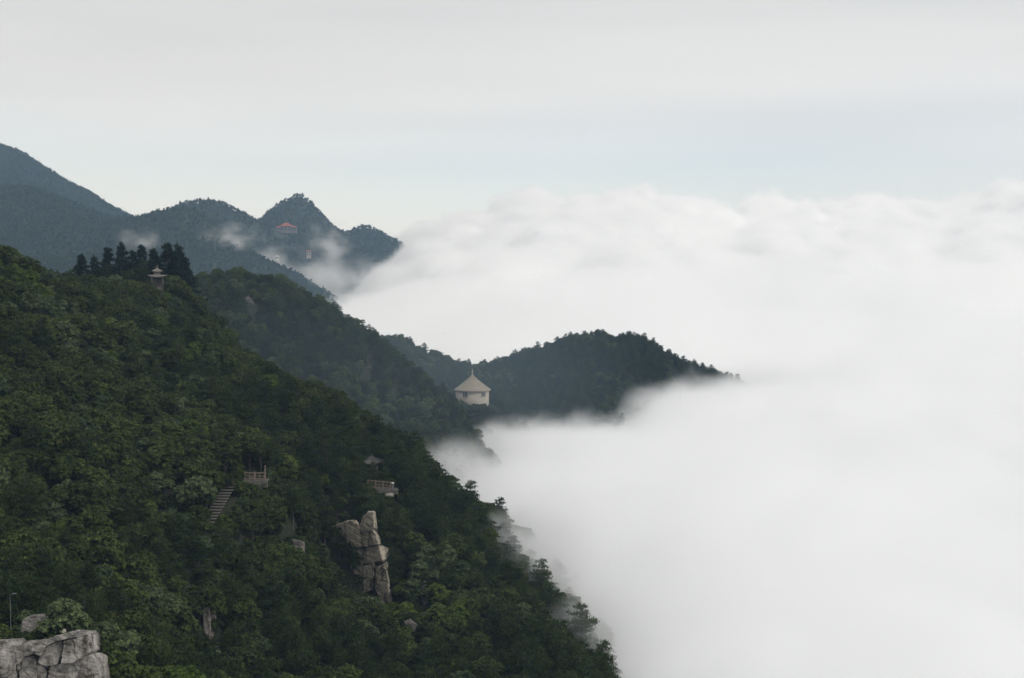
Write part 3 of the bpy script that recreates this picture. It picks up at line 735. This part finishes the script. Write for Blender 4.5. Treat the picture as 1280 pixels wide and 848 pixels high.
# ------------------------------------------------------------------ the rest of the forest: one mass each
def forest(name, label, pts, keys, scales, rots):
    kl = sorted(set(keys)); ki = {k: i for i, k in enumerate(kl)}
    me = bpy.data.meshes.new(name); n = len(pts)
    me.vertices.add(n); me.vertices.foreach_set('co', np.asarray(pts, np.float32).reshape(-1))
    for nm, ty_, arr in (('variant', 'INT', np.array([ki[k] for k in keys], np.int32)), ('size', 'FLOAT', np.asarray(scales, np.float32)), ('turn', 'FLOAT', np.asarray(rots, np.float32))):
        me.attributes.new(nm, ty_, 'POINT').data.foreach_set('value', arr)
    g = bpy.data.node_groups.new(name, 'GeometryNodeTree')
    g.interface.new_socket('Geometry', in_out='INPUT', socket_type='NodeSocketGeometry')
    g.interface.new_socket('Geometry', in_out='OUTPUT', socket_type='NodeSocketGeometry')
    N = g.nodes.new; L = g.links.new
    gi = N('NodeGroupInput'); go = N('NodeGroupOutput'); jn = N('GeometryNodeJoinGeometry')
    def attr(nm, t):
        a = N('GeometryNodeInputNamedAttribute'); a.data_type = t; a.inputs['Name'].default_value = nm; return a.outputs['Attribute']
    va, si, tu = attr('variant', 'INT'), attr('size', 'FLOAT'), attr('turn', 'FLOAT')
    cb = N('ShaderNodeCombineXYZ'); L(tu, cb.inputs[2])
    mats = []
    for k in kl:
        o = bpy.data.objects.new('tree_source', CROWN[k]); t = bpy.data.objects.new('tree_source', TRUNK[k])
        ic = N('GeometryNodeObjectInfo'); ic.inputs[0].default_value = o; it = N('GeometryNodeObjectInfo'); it.inputs[0].default_value = t
        j2 = N('GeometryNodeJoinGeometry'); L(ic.outputs['Geometry'], j2.inputs[0]); L(it.outputs['Geometry'], j2.inputs[0])
        cmp_ = N('FunctionNodeCompare'); cmp_.data_type = 'INT'; cmp_.operation = 'EQUAL'; L(va, cmp_.inputs[2]); cmp_.inputs[3].default_value = ki[k]
        ip = N('GeometryNodeInstanceOnPoints'); L(gi.outputs[0], ip.inputs['Points']); L(cmp_.outputs[0], ip.inputs['Selection'])
        L(j2.outputs[0], ip.inputs['Instance']); L(cb.outputs[0], ip.inputs['Rotation']); L(si, ip.inputs['Scale'])
        L(ip.outputs[0], jn.inputs[0])
        for m_ in (CROWN[k].materials[0], M['bark']):
            if m_ not in mats: mats.append(m_)
    L(jn.outputs[0], go.inputs[0])
    for m_ in mats: me.materials.append(m_)
    ob = bpy.data.objects.new(name, me); COL.objects.link(ob)
    ob.modifiers.new('forest', 'NODES').node_group = g
    return tag(ob, label, kind='stuff')
rest = ~taken
# low trees close round the foot of the round pavilion, shrubs beside the steps, the landing and the outcrop
ex = []
for k in range(15):
    uu_ = 562 + k * 4.1; p = P(uu_, 503 + (k * 7 % 5) * 1.1 + abs(uu_ - 590) * .1, 463 + (k * 5 % 4)); ex.append((p.x, p.y, p.z - 4.4, .7, 'broadleaf%d' % (k * 3 % 6)))
for k in range(90):
    t_ = rng.random(); a_, b_ = P(291, 601.5, 183.8), P(240, 682, 165); sd_ = rng.choice([-1, 1]) * rng.uniform(1.5, 3.6); q = a_ + (b_ - a_) * t_
    x_, y_ = q.x + sd_, q.y + rng.normal() * .4; ex.append((x_, y_, float(ground(x_, y_)) - .3, rng.uniform(.45, .8) * (1.0 if sd_ < 0 else .8), SK[k % 3]))
for k in range(64):
    ul = 294 + rng.random() * 58; q = P(ul, 606, 181.5 + rng.random() * (2.2 if ul < 333 else 8)); g_ = float(ground(q.x, q.y)); ex.append((q.x, q.y, g_ - .3, rng.uniform(.55, .85), SK[k % 3]))
for k in range(60):
    q = P(-14 + rng.random() * 108, 788 + rng.random() * 12, 107.4 + rng.random() * 2.0)
    if proj(q)[0] > 62: q.z -= .35
    sz_ = rng.uniform(.36, .55); ex.append((q.x, q.y, q.z - 2.0 * sz_, sz_, SK[k % 3]))
for k in range(30):
    q = P(446 + rng.random() * 54, 616, 211 + rng.random() * 2); g_ = float(ground(q.x, q.y)); ex.append((q.x, q.y, g_ - .3, rng.uniform(.4, .7), SK[k % 3]))
forest('forest', 'dense mixed forest covering the near hill and the ridges behind', np.concatenate([np.stack([tx, ty, tz - .2], -1)[rest], [e_[:3] for e_ in ex]]), list(key[rest]) + [e_[4] for e_ in ex], np.concatenate([size[rest], [e_[3] for e_ in ex]]), np.concatenate([rot[rest], np.arange(len(ex)) * 1.7]))
# undergrowth between the nearer trees
ux, uy = scatter(-110, 40, 98, 330, 2.3); uz = ground(ux, uy); us = rng.uniform(.6, 1.25, len(ux))
uu, uv, ud = proj(np.stack([ux, uy, uz + 1], -1))
ok = (uz > DECK - 6) & (uu > -80) & (uu < 1300) & (uv < 900) & ~is_clear(ux, uy, uz, us * .38, .62)
print('SHRUB', int(ok.sum()))
forest('undergrowth', 'low shrubs and saplings under the trees of the near slope', np.stack([ux, uy, uz - .25], -1)[ok], [SK[i] for i in rng.integers(0, 3, int(ok.sum()))], us[ok], rng.uniform(0, 6.28, int(ok.sum())))
# far mountains
qx, qy = scatter(-1000, 60, 1060, 2450, 4.6); qz = fground(qx, qy)
uu, uv, ud = proj(np.stack([qx, qy, qz], -1))
ok = (qz > -45) & (uu > -60) & (uu < 620) & (uv < 420) & (uv > 100)
for cu_, cv_, cr_, cd_ in [(358, 282, 15, 1872), (348, 286, 6, 1872), (370, 286, 6, 1872), (319, 285, 7, 1854), (346.5, 322, 4, 1503), (386, 313, 4, 1704)]:
    ok &= ~((np.hypot(uu - cu_, uv - 4 - cv_) < cr_) & (ud < cd_))
qx, qy, qz = qx[ok], qy[ok], qz[ok]
hid = np.zeros(len(qx), bool)
for t in np.linspace(.5, .97, 48):
    yy = qy * t; m_ = yy > fy[0] + 5
    hid |= m_ & (fground(qx * t, yy) > (qz + 40) * t)
qx, qy, qz = qx[~hid], qy[~hid], qz[~hid]
forest('distant_forest', 'unbroken forest clothing the far mountains', np.stack([qx, qy, qz - .5], -1), [FK[i] for i in rng.integers(0, 4, len(qx))], rng.uniform(.42, .82, len(qx)), rng.uniform(0, 6.28, len(qx)))


# ------------------------------------------------------------------ rocks
def zoomp(s, ox, oy): return lambda pts: [(ox + x / s, oy + y / s) for x, y in pts]
def rock_block(name, poly, d, depth, mat, edge, amp, seed, parent, base, lean=.18, bev=.12, shrink=.985, smooth=False, arris=None):
    """one block of rock: an outline with real depth, rounded edges and a fractured surface"""
    pts = [P(a, b, d) for a, b in poly]
    c = sum(pts, Vector()) / len(pts); zmin = min(p.z for p in pts)
    bm = bmesh.new()
    vs = []
    for p in pts:
        q = c + (p - c) * shrink; q.y += (q.z - zmin) * lean
        vs.append(bm.verts.new(q - base))
    f = bm.faces.new(vs)
    r = bmesh.ops.extrude_face_region(bm, geom=[f])
    for v in r['geom']:
        if isinstance(v, bmesh.types.BMVert): v.co.y += depth; v.co.x *= 1.0; v.co.z -= depth * .20
    bmesh.ops.recalc_face_normals(bm, faces=bm.faces)
    bmesh.ops.bevel(bm, geom=list(bm.edges), offset=bev, segments=2, profile=.6, affect='EDGES', clamp_overlap=True)
    bmesh.ops.triangulate(bm, faces=bm.faces)
    for _ in range(5):
        long_ = [e for e in bm.edges if e.calc_length() > edge and min(e.verts[0].co.y, e.verts[1].co.y) < (c.y - base.y) + depth * .75]
        if not long_ or len(bm.verts) > 9000: break
        bmesh.ops.subdivide_edges(bm, edges=long_, cuts=1); bmesh.ops.triangulate(bm, faces=bm.faces)
    if arris:
        for v in bm.verts:
            xr = np.interp(v.co.z + base.z, arris[0], arris[1]) - base.x
            v.co.y += max(0, xr - v.co.x) * .75 + max(0, v.co.x - xr) * 1.6
    bm.normal_update()
    o3 = Vector((seed * 3.7, seed * 1.3, seed * 9.1))
    for v in bm.verts:
        q = v.co
        k1 = .16 / amp
        n = mnoise.fractal((q + o3) * k1 * 1.3, 0.7, 2.2, 6) * amp * .6
        fac = mnoise.cell_vector((q + o3) * k1 * .55)       # planes broken at different angles
        w_ = (q + o3) * k1 * .55; lo_ = Vector((w_.x % 1 - .5, w_.y % 1 - .5, w_.z % 1 - .5))
        plane = (fac.x - .5) * lo_.x + (fac.y - .5) * lo_.z
        qq = (q + o3) * k1 * .5; rd = abs(mnoise.noise(Vector((qq.x, qq.y, qq.z * 1.9 + qq.x * .5)) + Vector((5, 1, 2)))); crack = -max(0, .045 - rd) / .045 * amp * .95
        zl = (q.z + .22 * q.x + mnoise.noise(q * k1 * .4 + o3) * .5) * k1 * 1.6; strata = -max(0, .16 - abs(zl % 1 - .5)) * amp * 2.2
        v.co = q + v.normal * (n + plane * amp * 1.6 + crack + strata)
    for f in bm.faces: f.smooth = smooth
    return link(name, bm_mesh(name, bm), mat, parent)
def rock(name, label, cat, polys, d, depth, mat, edge=.3, amp=.16, lean=.18, bev=.05, back=None, part='stone', arris=None):
    allp = [P(a, b, d) for pl in polys for a, b in pl]
    base = Vector((sum(p.x for p in allp) / len(allp), d, min(p.z for p in allp)))
    e_ = empty(name, base); tag(e_, label, cat)
    for k, pl in enumerate(polys):
        rock_block(part, pl, d + (k * 37 % 5 - 2) * amp * .9, depth, mat, edge, amp, k + d * .01, e_, base, lean, bev, arris=arris)
    if back: rock_block('backing_rock', back, d + depth * .35, depth * 1.2, M['rock_dark'], edge * 2.5, amp, 9.3, e_, base, lean, bev, arris=arris)
    return e_
Z8 = zoomp(7.85, 0, 740)
rock('rock_outcrop', 'cracked pale grey rock outcrop in the lower corner of the slope', 'rock',
     [Z8(q) for q in [
         [(-120, 505), (60, 498), (135, 540), (142, 700), (130, 960), (-120, 960)],
         [(148, 545), (270, 492), (322, 560), (318, 610), (230, 640), (190, 700), (172, 780), (150, 740)],
         [(192, 700), (240, 645), (312, 640), (345, 720), (362, 960), (186, 960), (180, 790)],
         [(272, 505), (440, 470), (600, 430), (680, 395), (820, 412), (828, 436), (690, 466), (580, 484), (480, 520), (420, 562), (396, 625), (325, 605)],
         [(420, 565), (480, 522), (592, 490), (600, 585), (560, 705), (500, 733), (440, 742), (365, 700), (378, 640)],
         [(604, 492), (690, 470), (826, 442), (856, 540), (850, 600), (782, 662), (700, 702), (592, 708), (606, 590)],
         [(460, 752), (592, 718), (762, 694), (802, 652), (880, 630), (916, 670), (962, 780), (985, 960), (440, 960)],
         [(350, 722), (432, 748), (452, 800), (438, 960), (372, 960), (352, 800)]]],
     104, 3.2, M['rock'], .085, .15, back=Z8([(-120, 530), (60, 520), (270, 520), (600, 455), (800, 440), (830, 560), (900, 690), (940, 820), (960, 960), (-120, 960)]))
Z6 = zoomp(3.262, 180, 540)
_ar = [P(467, 628, 197), P(468, 660, 197), P(474, 690, 197), P(484, 720, 197), P(488, 775, 197)]
rock('cliff', 'grey weathered cliff face below the railed terrace', 'cliff',
     [Z6(q) for q in [
         [(890, 352), (912, 330), (936, 326), (940, 392), (925, 408), (880, 416), (876, 382)],
         [(712, 440), (745, 412), (800, 385), (850, 372), (880, 414), (935, 404), (952, 428), (956, 458), (870, 488), (716, 494)],
         [(714, 500), (870, 492), (956, 464), (988, 482), (984, 524), (940, 536), (880, 562), (730, 562)],
         [(730, 567), (880, 566), (935, 545), (932, 600), (925, 660), (860, 690), (750, 680)],
         [(938, 560), (988, 535), (1000, 640), (1012, 705), (962, 702), (934, 650)],
         [(930, 690), (1000, 712), (1010, 790), (940, 800)]]],
     197, 4.0, M['cliff_rock'], .24, .24, lean=.06, bev=.05, arris=([p.z for p in _ar][::-1], [p.x for p in _ar][::-1]),
     back=Z6([(730, 440), (880, 385), (930, 345), (945, 450), (985, 500), (1000, 640), (1000, 800), (900, 800), (790, 690)]))
Z5 = zoomp(4.92, 240, 320); Z9 = zoomp(3.42, 480, 600); Z7 = zoomp(4.0, 0, 640)
rock('bare_rock', 'small pinkish bare rock high on the second ridge', 'rock', [Z5([(322, 252), (345, 242), (362, 258), (402, 322), (384, 330), (350, 300), (330, 290)])], 391, 4, M['rock_pink'], .7, .35, bev=.08)
rock('bare_rock', 'narrow pinkish rock low on the second ridge above the pavilion', 'rock', [Z5([(1056, 740), (1070, 695), (1088, 676), (1102, 690), (1094, 742), (1072, 775)])], 386, 4, M['rock_pink'], .7, .35, bev=.08)
rock('bare_rock', 'pale rock face on the spur right of the cliff', 'rock', [Z9([(132, 448), (176, 438), (182, 500), (168, 512), (146, 492)]), Z9([(158, 516), (186, 505), (206, 520), (172, 536)])], 195, 3.5, M['rock_pink'], .4, .25, bev=.06)
rock('bare_rock', 'faint low rock below the pale rock face on the spur', 'rock', [Z9([(86, 610), (108, 598), (138, 620), (130, 650), (98, 645)])], 173, 3.0, M['rock_dark'], .4, .25, bev=.06)
rock('bare_rock', 'tall narrow dark rock in the ravine below the stone steps', 'rock', [Z7([(1004, 482), (1040, 474), (1050, 560), (1046, 645), (1026, 610), (1010, 560)]), Z7([(1036, 662), (1092, 655), (1102, 745), (1046, 752)]), Z7([(1100, 770), (1150, 760), (1160, 832), (1095, 832)])], 154, 3.5, M['rock_pink'], .35, .22, bev=.06)
rock('bare_rock', 'dim rock strip among the trees left of the cliff', 'rock', [Z6([(602, 440), (640, 448), (642, 525), (612, 530)]), Z6([(650, 620), (712, 615), (715, 670), (680, 672)])], 178, 3.5, M['rock_dark'], .4, .25, bev=.06)
rock('boulder', 'rounded grey boulder behind the rock outcrop', 'boulder', [Z8([(190, 320), (205, 282), (250, 252), (300, 240), (360, 240), (400, 250), (450, 300), (455, 345), (440, 430), (200, 430)])], 110, 2.2, M['rock'], .12, .10, lean=.35, bev=.2)
rock('marker_stone', 'tiny white stone standing on the edge of the rock outcrop', 'stone', [Z8([(612, 384), (616, 370), (636, 368), (640, 402), (610, 404)])], 103.6, .25, M['stone'], .1, .04, bev=.04)
rock('rock_ledge', 'stepped pale rock ledges just right of the railed terrace', 'rock', [[(480, 618), (486, 616.5), (492, 617.5), (492, 620.5), (481, 621)], [(483, 628), (495, 627.5), (497, 629), (490, 632.5), (484, 631)], [(478, 623), (487, 622.5), (488, 626), (480, 626.5)]], 213, 2.5, M['stone'], .3, .15, bev=.1)

# ------------------------------------------------------------------ building helpers
def box_bm(bm, c, s, rz=0.0, bev=0.0):
    r = bmesh.ops.create_cube(bm, size=1); vs = r['verts']
    ca, sa = math.cos(rz), math.sin(rz)
    for v in vs:
        x, y, z = v.co.x * s[0], v.co.y * s[1], v.co.z * s[2]
        v.co = Vector((c[0] + x * ca - y * sa, c[1] + x * sa + y * ca, c[2] + z))
    if bev:
        es = list({e for v in vs for e in v.link_edges}); bmesh.ops.bevel(bm, geom=es, offset=bev, segments=1, affect='EDGES')
def box(name, c, s, mat, parent, rz=0.0, bev=0.0):
    bm = bmesh.new(); box_bm(bm, c, s, rz, bev); return link(name, bm_mesh(name, bm), mat, parent)
def ring_mesh(name, rings, mat, parent, smooth=False, cap_bottom=True):
    """rings: list of lists of points, same count, joined bottom to top"""
    bm = bmesh.new(); R_ = [[bm.verts.new(p) for p in r] for r in rings]; n = len(rings[0])
    for a, b in zip(R_, R_[1:]):
        for k in range(n): bm.faces.new((a[k], a[(k + 1) % n], b[(k + 1) % n], b[k]))
    if cap_bottom: bm.faces.new(R_[0][::-1])
    bm.faces.new(R_[-1])
    bmesh.ops.recalc_face_normals(bm, faces=bm.faces)
    me = bm_mesh(name, bm)
    if smooth: me.polygons.foreach_set('use_smooth', np.ones(len(me.polygons), bool))
    return link(name, me, mat, parent)
def circ(r, z, n, a0=0.0): return [(r * math.cos(a0 + 6.28318 * k / n), r * math.sin(a0 + 6.28318 * k / n), z) for k in range(n)]
def upturned_roof(name, n, r, z0, h, mat, parent, a0=0.0, up=.45, seg=6, curve=1.7):
    """roof of n hips whose eaves lift towards the corners"""
    rings = []
    m = n * seg
    def pt(k, t):   # t 0 eave .. 1 apex
        i, q = divmod(k, seg); q /= seg
        a, b = a0 + 6.28318 * i / n, a0 + 6.28318 * (i + 1) / n
        x = (math.cos(a) * (1 - q) + math.cos(b) * q) * r; y = (math.sin(a) * (1 - q) + math.sin(b) * q) * r
        corner = abs(q - .5) * 2
        s = (1 - t); k_ = 1 + .10 * corner**3 * s
        return (x * s * k_, y * s * k_, z0 + h * t**1.0 * (1 - .28 * math.sin(math.pi * t)) + up * corner**curve * s**2)
    for t in (0, .12, .3, .55, .8, .97): rings.append([pt(k, t) for k in range(m)])
    under = [(x * .97, y * .97, z - .14) for x, y, z in rings[0]]
    return ring_mesh(name, [under] + rings, mat, parent)

# ------------------------------------------------------------------ round pavilion on the saddle
pd = 474.0
pc_ = P(590.5, 487.0, pd); pz = -6.2
pav = empty('pavilion', (pc_.x, pc_.y, pc_.z + pz)); tag(pav, 'round buff pavilion with a conical roof on the wooded saddle', 'pavilion')
wr, er_, wh = 5.55, 6.25, -pz
ring_mesh('wall', [circ(wr, -3, 48), circ(wr, wh + .15, 48)], M['wall_buff'], pav, True)
prof = [(er_ - .12, wh - .28), (er_, wh - .22), (er_, wh), (er_ * .86, wh + .62), (er_ * .64, wh + 1.62), (er_ * .4, wh + 2.85), (er_ * .18, wh + 4.05), (.22, wh + 4.95)]
rf = ring_mesh('roof', [circ(a, z, 24, .05) for a, z in prof], M['roof_buff'], pav)
for k in range(24):
    an = .05 + 6.28318 * k / 24; bm = bmesh.new()
    for (a, z), (a2, z2) in zip(prof[2:], prof[3:]):
        vs = []
        ca, sa = math.cos(an), math.sin(an); t_ = Vector((-sa, ca, 0)) * .045
        for q, zz_, up in ((a, z, .0), (a2, z2, .0), (a2, z2, .07), (a, z, .07)):
            vs.append(Vector((ca * q, sa * q, zz_ + up)))
        A = [bm.verts.new(x + t_) for x in vs]; B = [bm.verts.new(x - t_) for x in vs]
        for i in range(4): bm.faces.new((A[i], A[(i + 1) % 4], B[(i + 1) % 4], B[i]))
        bm.faces.new(A[::-1]); bm.faces.new(B)
    link('ridge', bm_mesh('ridge', bm), M['roof_buff'], rf)
fin = [(.22, 4.9), (.34, 5.05), (.16, 5.25), (.12, 5.6), (.30, 5.85), (.34, 6.05), (.20, 6.3), (.07, 6.5), (.05, 7.3)]
ring_mesh('finial', [circ(a, wh + z, 10) for a, z in fin], M['stone'], rf, True)
ring_mesh('cornice', [circ(wr + .12, wh - .55, 48), circ(wr + .16, wh - .30, 48)], M['wall_buff'], pav)
def pav_window(an, zc, ww, hh, panes):
    """panes set into the curved wall, angle measured from the side that faces the camera"""
    a = R(an); ox, oy = math.sin(a) * wr, -math.cos(a) * wr
    wdw = box('window', (ox, oy, zc), (ww, .22, hh), M['wall_buff'], pav, a)
    pw = (ww - .16) / panes
    for k in range(panes):
        t_ = (k - (panes - 1) / 2) * pw
        box('pane', (ox + math.cos(a) * t_ + math.sin(a) * .09, oy + math.sin(a) * t_ - math.cos(a) * .09, zc), (pw - .14, .12, hh - .2), M['glass'], wdw, a)
    box('sill', (ox + math.sin(a) * .1, oy - math.cos(a) * .1, zc - hh / 2 - .06), (ww + .2, .3, .12), M['stone'], wdw, a)
for an, ww, n_ in ((-24, 1.75, 3), (43, 1.9, 3), (112, 1.75, 3), (-92, 1.75, 3), (180, 1.75, 3)): pav_window(an, wh - 1.3, ww, 1.65, n_)
for an in (-62, -42): pav_window(an, wh - 3.0, .62, .75, 1)

# ------------------------------------------------------------------ small stone gazebo among the conifers
gd = 297.0
g0 = P(196.5, 346, gd); gh = 3.3
gaz = empty('gazebo', (g0.x, g0.y, g0.z - gh), .25); tag(gaz, 'small weathered stone gazebo with a two-tier roof under dark conifers', 'gazebo')
box('base', (0, 0, -1.4), (3.4, 3.4, 3.0), M['old_stone'], gaz, bev=.08)
for a, b in ((-1, -1), (1, -1), (1, 1), (-1, 1)): box('column', (a * 1.15, b * 1.15, 1.55), (.34, .34, 3.0), M['old_stone'], gaz, bev=.03)
box('wall', (0, .9, 1.4), (2.0, .2, 2.7), M['old_stone'], gaz)
box('railing', (0, -1.18, .65), (1.95, .14, .85), M['old_stone'], gaz)
box('beam', (0, 0, 3.16), (2.75, 2.75, .26), M['old_stone'], gaz, bev=.02)
upturned_roof('roof', 4, 2.65, 3.29, .95, M['old_stone'], gaz, R(45), .32)
box('clerestory', (0, 0, 4.0), (1.25, 1.25, .9), M['old_stone'], gaz)
r2 = upturned_roof('upper_roof', 4, 1.45, 4.4, .95, M['old_stone'], gaz, R(45), .2)
ring_mesh('finial', [circ(a, z, 8) for a, z in ((.1, 5.25), (.16, 5.4), (.1, 5.55), (.03, 5.8))], M['old_stone'], r2)

# ------------------------------------------------------------------ pavilion and terrace above the cliff
td = 220.0
t0 = P(463, 579, td)
tp_ = empty('hillside_pavilion', (t0.x, t0.y, t0.z - 3.0), .2); tag(tp_, 'stone pavilion with upturned eaves half hidden by trees at the terrace', 'pavilion')
ring_mesh('base', [circ(2.3, -2.2, 6), circ(2.3, .15, 6)], M['old_stone'], tp_)
for k in range(6):
    a = 6.28318 * k / 6; ring_mesh('column', [circ(.16, .15, 8), circ(.14, 2.95, 8)], M['old_stone'], empty('unused', (0, 0, 0)) if False else tp_).location = (1.75 * math.cos(a), 1.75 * math.sin(a), 0)
ring_mesh('beam', [circ(1.95, 2.85, 6), circ(1.95, 3.08, 6)], M['old_stone'], tp_)
upturned_roof('roof', 6, 2.6, 3.02, 1.5, M['dark_tile'], tp_, 0, .5)

def railing(name, label, pts, h, mat, n_between=1):
    """posts with two rails and a panel between them"""
    e_ = empty(name, pts[0]); tag(e_, label, 'railing')
    o = Vector(pts[0]); pts = [Vector(p) - o for p in pts]
    for p in pts: box('post', (p.x, p.y, h * .52), (.2, .2, h * 1.04), mat, e_).location.z += p.z
    for a, b in zip(pts, pts[1:]):
        c, d_ = (a + b) / 2, b - a; an = math.atan2(d_.y, d_.x); ln = math.hypot(d_.x, d_.y) - .2
        sl_ = math.atan2(d_.z, math.hypot(d_.x, d_.y))
        for z, t in ((h * .93, .13), (h * .5, .09), (h * .16, .1)):
            bx_ = box('rail', (0, 0, 0), (ln, .11, t), mat, e_); bx_.location = (c.x, c.y, c.z + z); bx_.rotation_euler = (0, -sl_, an)
        nb = max(2, int(ln / .55))
        for k in range(1, nb):
            q = a + d_ * (k / nb); bl = box('baluster', (0, 0, 0), (.08, .08, h * .74), mat, e_); bl.location = (q.x, q.y, q.z + h * .52)
    return e_
def slab(name, label, cat, poly, d0, d1, thick, mat):
    """platform: a front edge in the photograph run back to distance d1"""
    (ua, va), (ub, vb) = poly
    a, b = P(ua, va, d0), P(ub, vb, d0); c, d_ = b + Vector((0, d1 - d0, 0)), a + Vector((0, d1 - d0, 0))
    o = (a + b) / 2; bm = bmesh.new()
    top = [bm.verts.new(p - o) for p in (a, b, c, d_)]; bot = [bm.verts.new(p - o - Vector((0, 0, thick))) for p in (a, b, c, d_)]
    bm.faces.new(top); bm.faces.new(bot[::-1])
    for k in range(4): bm.faces.new((top[k], bot[k], bot[(k + 1) % 4], top[(k + 1) % 4]))
    bmesh.ops.recalc_face_normals(bm, faces=bm.faces); bmesh.ops.bevel(bm, geom=list(bm.edges), offset=.06, segments=1, affect='EDGES')
    ob = link(name, bm_mesh(name, bm), mat, None, o); return tag(ob, label, cat)
slab('terrace', 'stone viewing terrace at the top of the cliff', 'terrace', [(459, 610), (497, 613)], 213.5, 219, .7, M['step'])
railing('terrace_railing', 'reddish railing along the viewing terrace above the cliff', [P(460, 609.6, 213.8), P(469.5, 610.2, 213.8), P(479, 611, 213.8), P(488, 611.8, 213.8)], 1.15, M['rail'])
pst = empty('marker_post', P(491, 612.2, 213.8)); tag(pst, 'short pale post at the end of the terrace railing', 'post')
box('shaft', (0, 0, .45), (.32, .32, .9), M['metal'], pst, bev=.03); box('cap', (0, 0, 1.0), (.42, .42, .2), M['white'], pst, bev=.05)
slab('landing', 'pinkish stone landing at the head of the stone steps', 'landing', [(292, 600.5), (334, 600.5)], 184.3, 187.5, 1.0, M['step'])
railing('landing_railing', 'reddish railing on the landing at the head of the stone steps', [P(306, 600, 184.6), P(318.5, 600, 184.6), P(331, 600, 184.6)], 1.0, M['rail'])
sg = empty('sign_post', P(331.5, 600, 186)); tag(sg, 'thin pinkish post standing on the landing', 'post')
box('shaft', (0, 0, .9), (.14, .14, 1.8), M['rail'], sg); box('cap', (0, 0, 1.84), (.24, .24, .1), M['rail'], sg)

# ------------------------------------------------------------------ stone steps
def staircase(name, label, path, wid, rise=.235):
    pts = [P(*p) for p in path]; o = pts[-1].copy()
    e_ = empty(name, o); tag(e_, label, 'steps')
    seg = [(b - a) for a, b in zip(pts, pts[1:])]; drop = pts[0].z - pts[-1].z; n = int(drop / rise)
    zs = [p.z for p in pts]
    bm = bmesh.new(); box_bm(bm, (0, 0, 0), (wid, .80, .12), 0, .02); sm_ = bm_mesh('step', bm)
    for k in range(n):
        z = pts[0].z - rise * k
        for a, b in zip(pts, pts[1:]):
            if b.z <= z <= a.z:
                t = (a.z - z) / (a.z - b.z + 1e-9); q = a + (b - a) * t; d_ = b - a; break
        st = link('step', sm_, M['step'], e_); st.location = Vector((q.x, q.y, z - .06)) - o
        st.rotation_euler = (0, 0, math.atan2(d_.y, d_.x) + R(90) + random.Random(k).uniform(-.03, .03))
    return e_
random.seed(3)
staircase('stone_steps', 'long flight of stone steps climbing the wooded slope', STEPS, 1.6)
staircase('stone_steps', 'short lower run of stone steps glimpsed through the trees', [(230, 678, 165.5), (223, 688, 163)], 1.7)

# ------------------------------------------------------------------ lamp post by the outcrop
lp = P(13.5, 785, 112); lamp = empty('lamp_post', lp); tag(lamp, 'thin grey lamp post rising from bushes above the rock outcrop', 'lamp post')
v_, f_ = tube([(0, 0, -1.5), (0, 0, 1.2), (-.03, 0, 2.45), (.02, 0, 2.68), (.2, 0, 2.78)], [.035, .03, .025, .02, .02], 8); link('pole', mesh('pole', v_, f_, True), M['metal'], lamp)
box('lamp_head', (.33, 0, 2.78), (.3, .12, .07), M['metal'], lamp, bev=.02)

# ------------------------------------------------------------------ buildings on the far peak
def far_house(name, label, u, v_eave, d, wid, dep, wall_h, roof_h, wallm, roofm, wings=(), rz=0.0, wn=5):
    c = P(u, v_eave, d); o = empty(name, (c.x, c.y, c.z - wall_h), rz); tag(o, label, 'building')
    def body(cx, cy, w_, d_, zt, rh):
        wl = box('wall', (cx, cy, zt / 2 - 1.5), (w_, d_, zt + 3), wallm, o)
        n = max(2, int(w_ / 4))
        for k in range(n):
            for zz_ in ((zt * .68,) if zt < 5 else (zt * .3, zt * .75)):
                box('window', (cx + (k + .5 - n / 2) * w_ / n, cy - d_ / 2 - .03, zz_), (w_ / n * .45, .1, min(1.6, zt * .3)), M['glass'], wl)
        e2 = 1.1; bm = bmesh.new()
        b = [bm.verts.new((cx + sx_ * (w_ / 2 + e2), cy + sy_ * (d_ / 2 + e2), zt)) for sx_, sy_ in ((-1, -1), (1, -1), (1, 1), (-1, 1))]
        rl = max(.3, w_ / 2 - d_ / 2)
        t = [bm.verts.new((cx - rl, cy, zt + rh)), bm.verts.new((cx + rl, cy, zt + rh))]
        bm.faces.new((b[0], b[1], t[1], t[0])); bm.faces.new((b[1], b[2], t[1])); bm.faces.new((b[2], b[3], t[0], t[1])); bm.faces.new((b[3], b[0], t[0])); bm.faces.new(b[::-1])
        bmesh.ops.recalc_face_normals(bm, faces=bm.faces)
        link('roof', bm_mesh('roof', bm), roofm, o)
    body(0, 0, wid, dep, wall_h, roof_h)
    for wg in wings: body(*wg)
    return o
far_house('mountain_hall', 'large red-roofed white hall below the far peak', 358, 283, 1868, 14, 10, 6.5, 4.6, M['old_stone'], M['roof_red'], [(-9.5, 0, 7, 8, 4.5, 2.6), (9.5, 0, 8, 8, 5.0, 2.6)])
far_house('mountain_house', 'small faded red-roofed house left of the hall', 319, 285, 1850, 11, 7, 3.5, 3.0, M['old_stone'], M['roof_red'])
far_house('mountain_hut', 'tiny white hut on the far ridge above the misty valley', 346.5, 321, 1500, 3.6, 3, 3.6, 1.2, M['white'], M['white'])
far_house('mountain_tower', 'tiny pinkish tower building at the foot of the far peak', 386, 314, 1700, 5, 4, 6, 1.6, M['stone'], M['roof_red'])

print('SCRIPT', time.time() - T0)
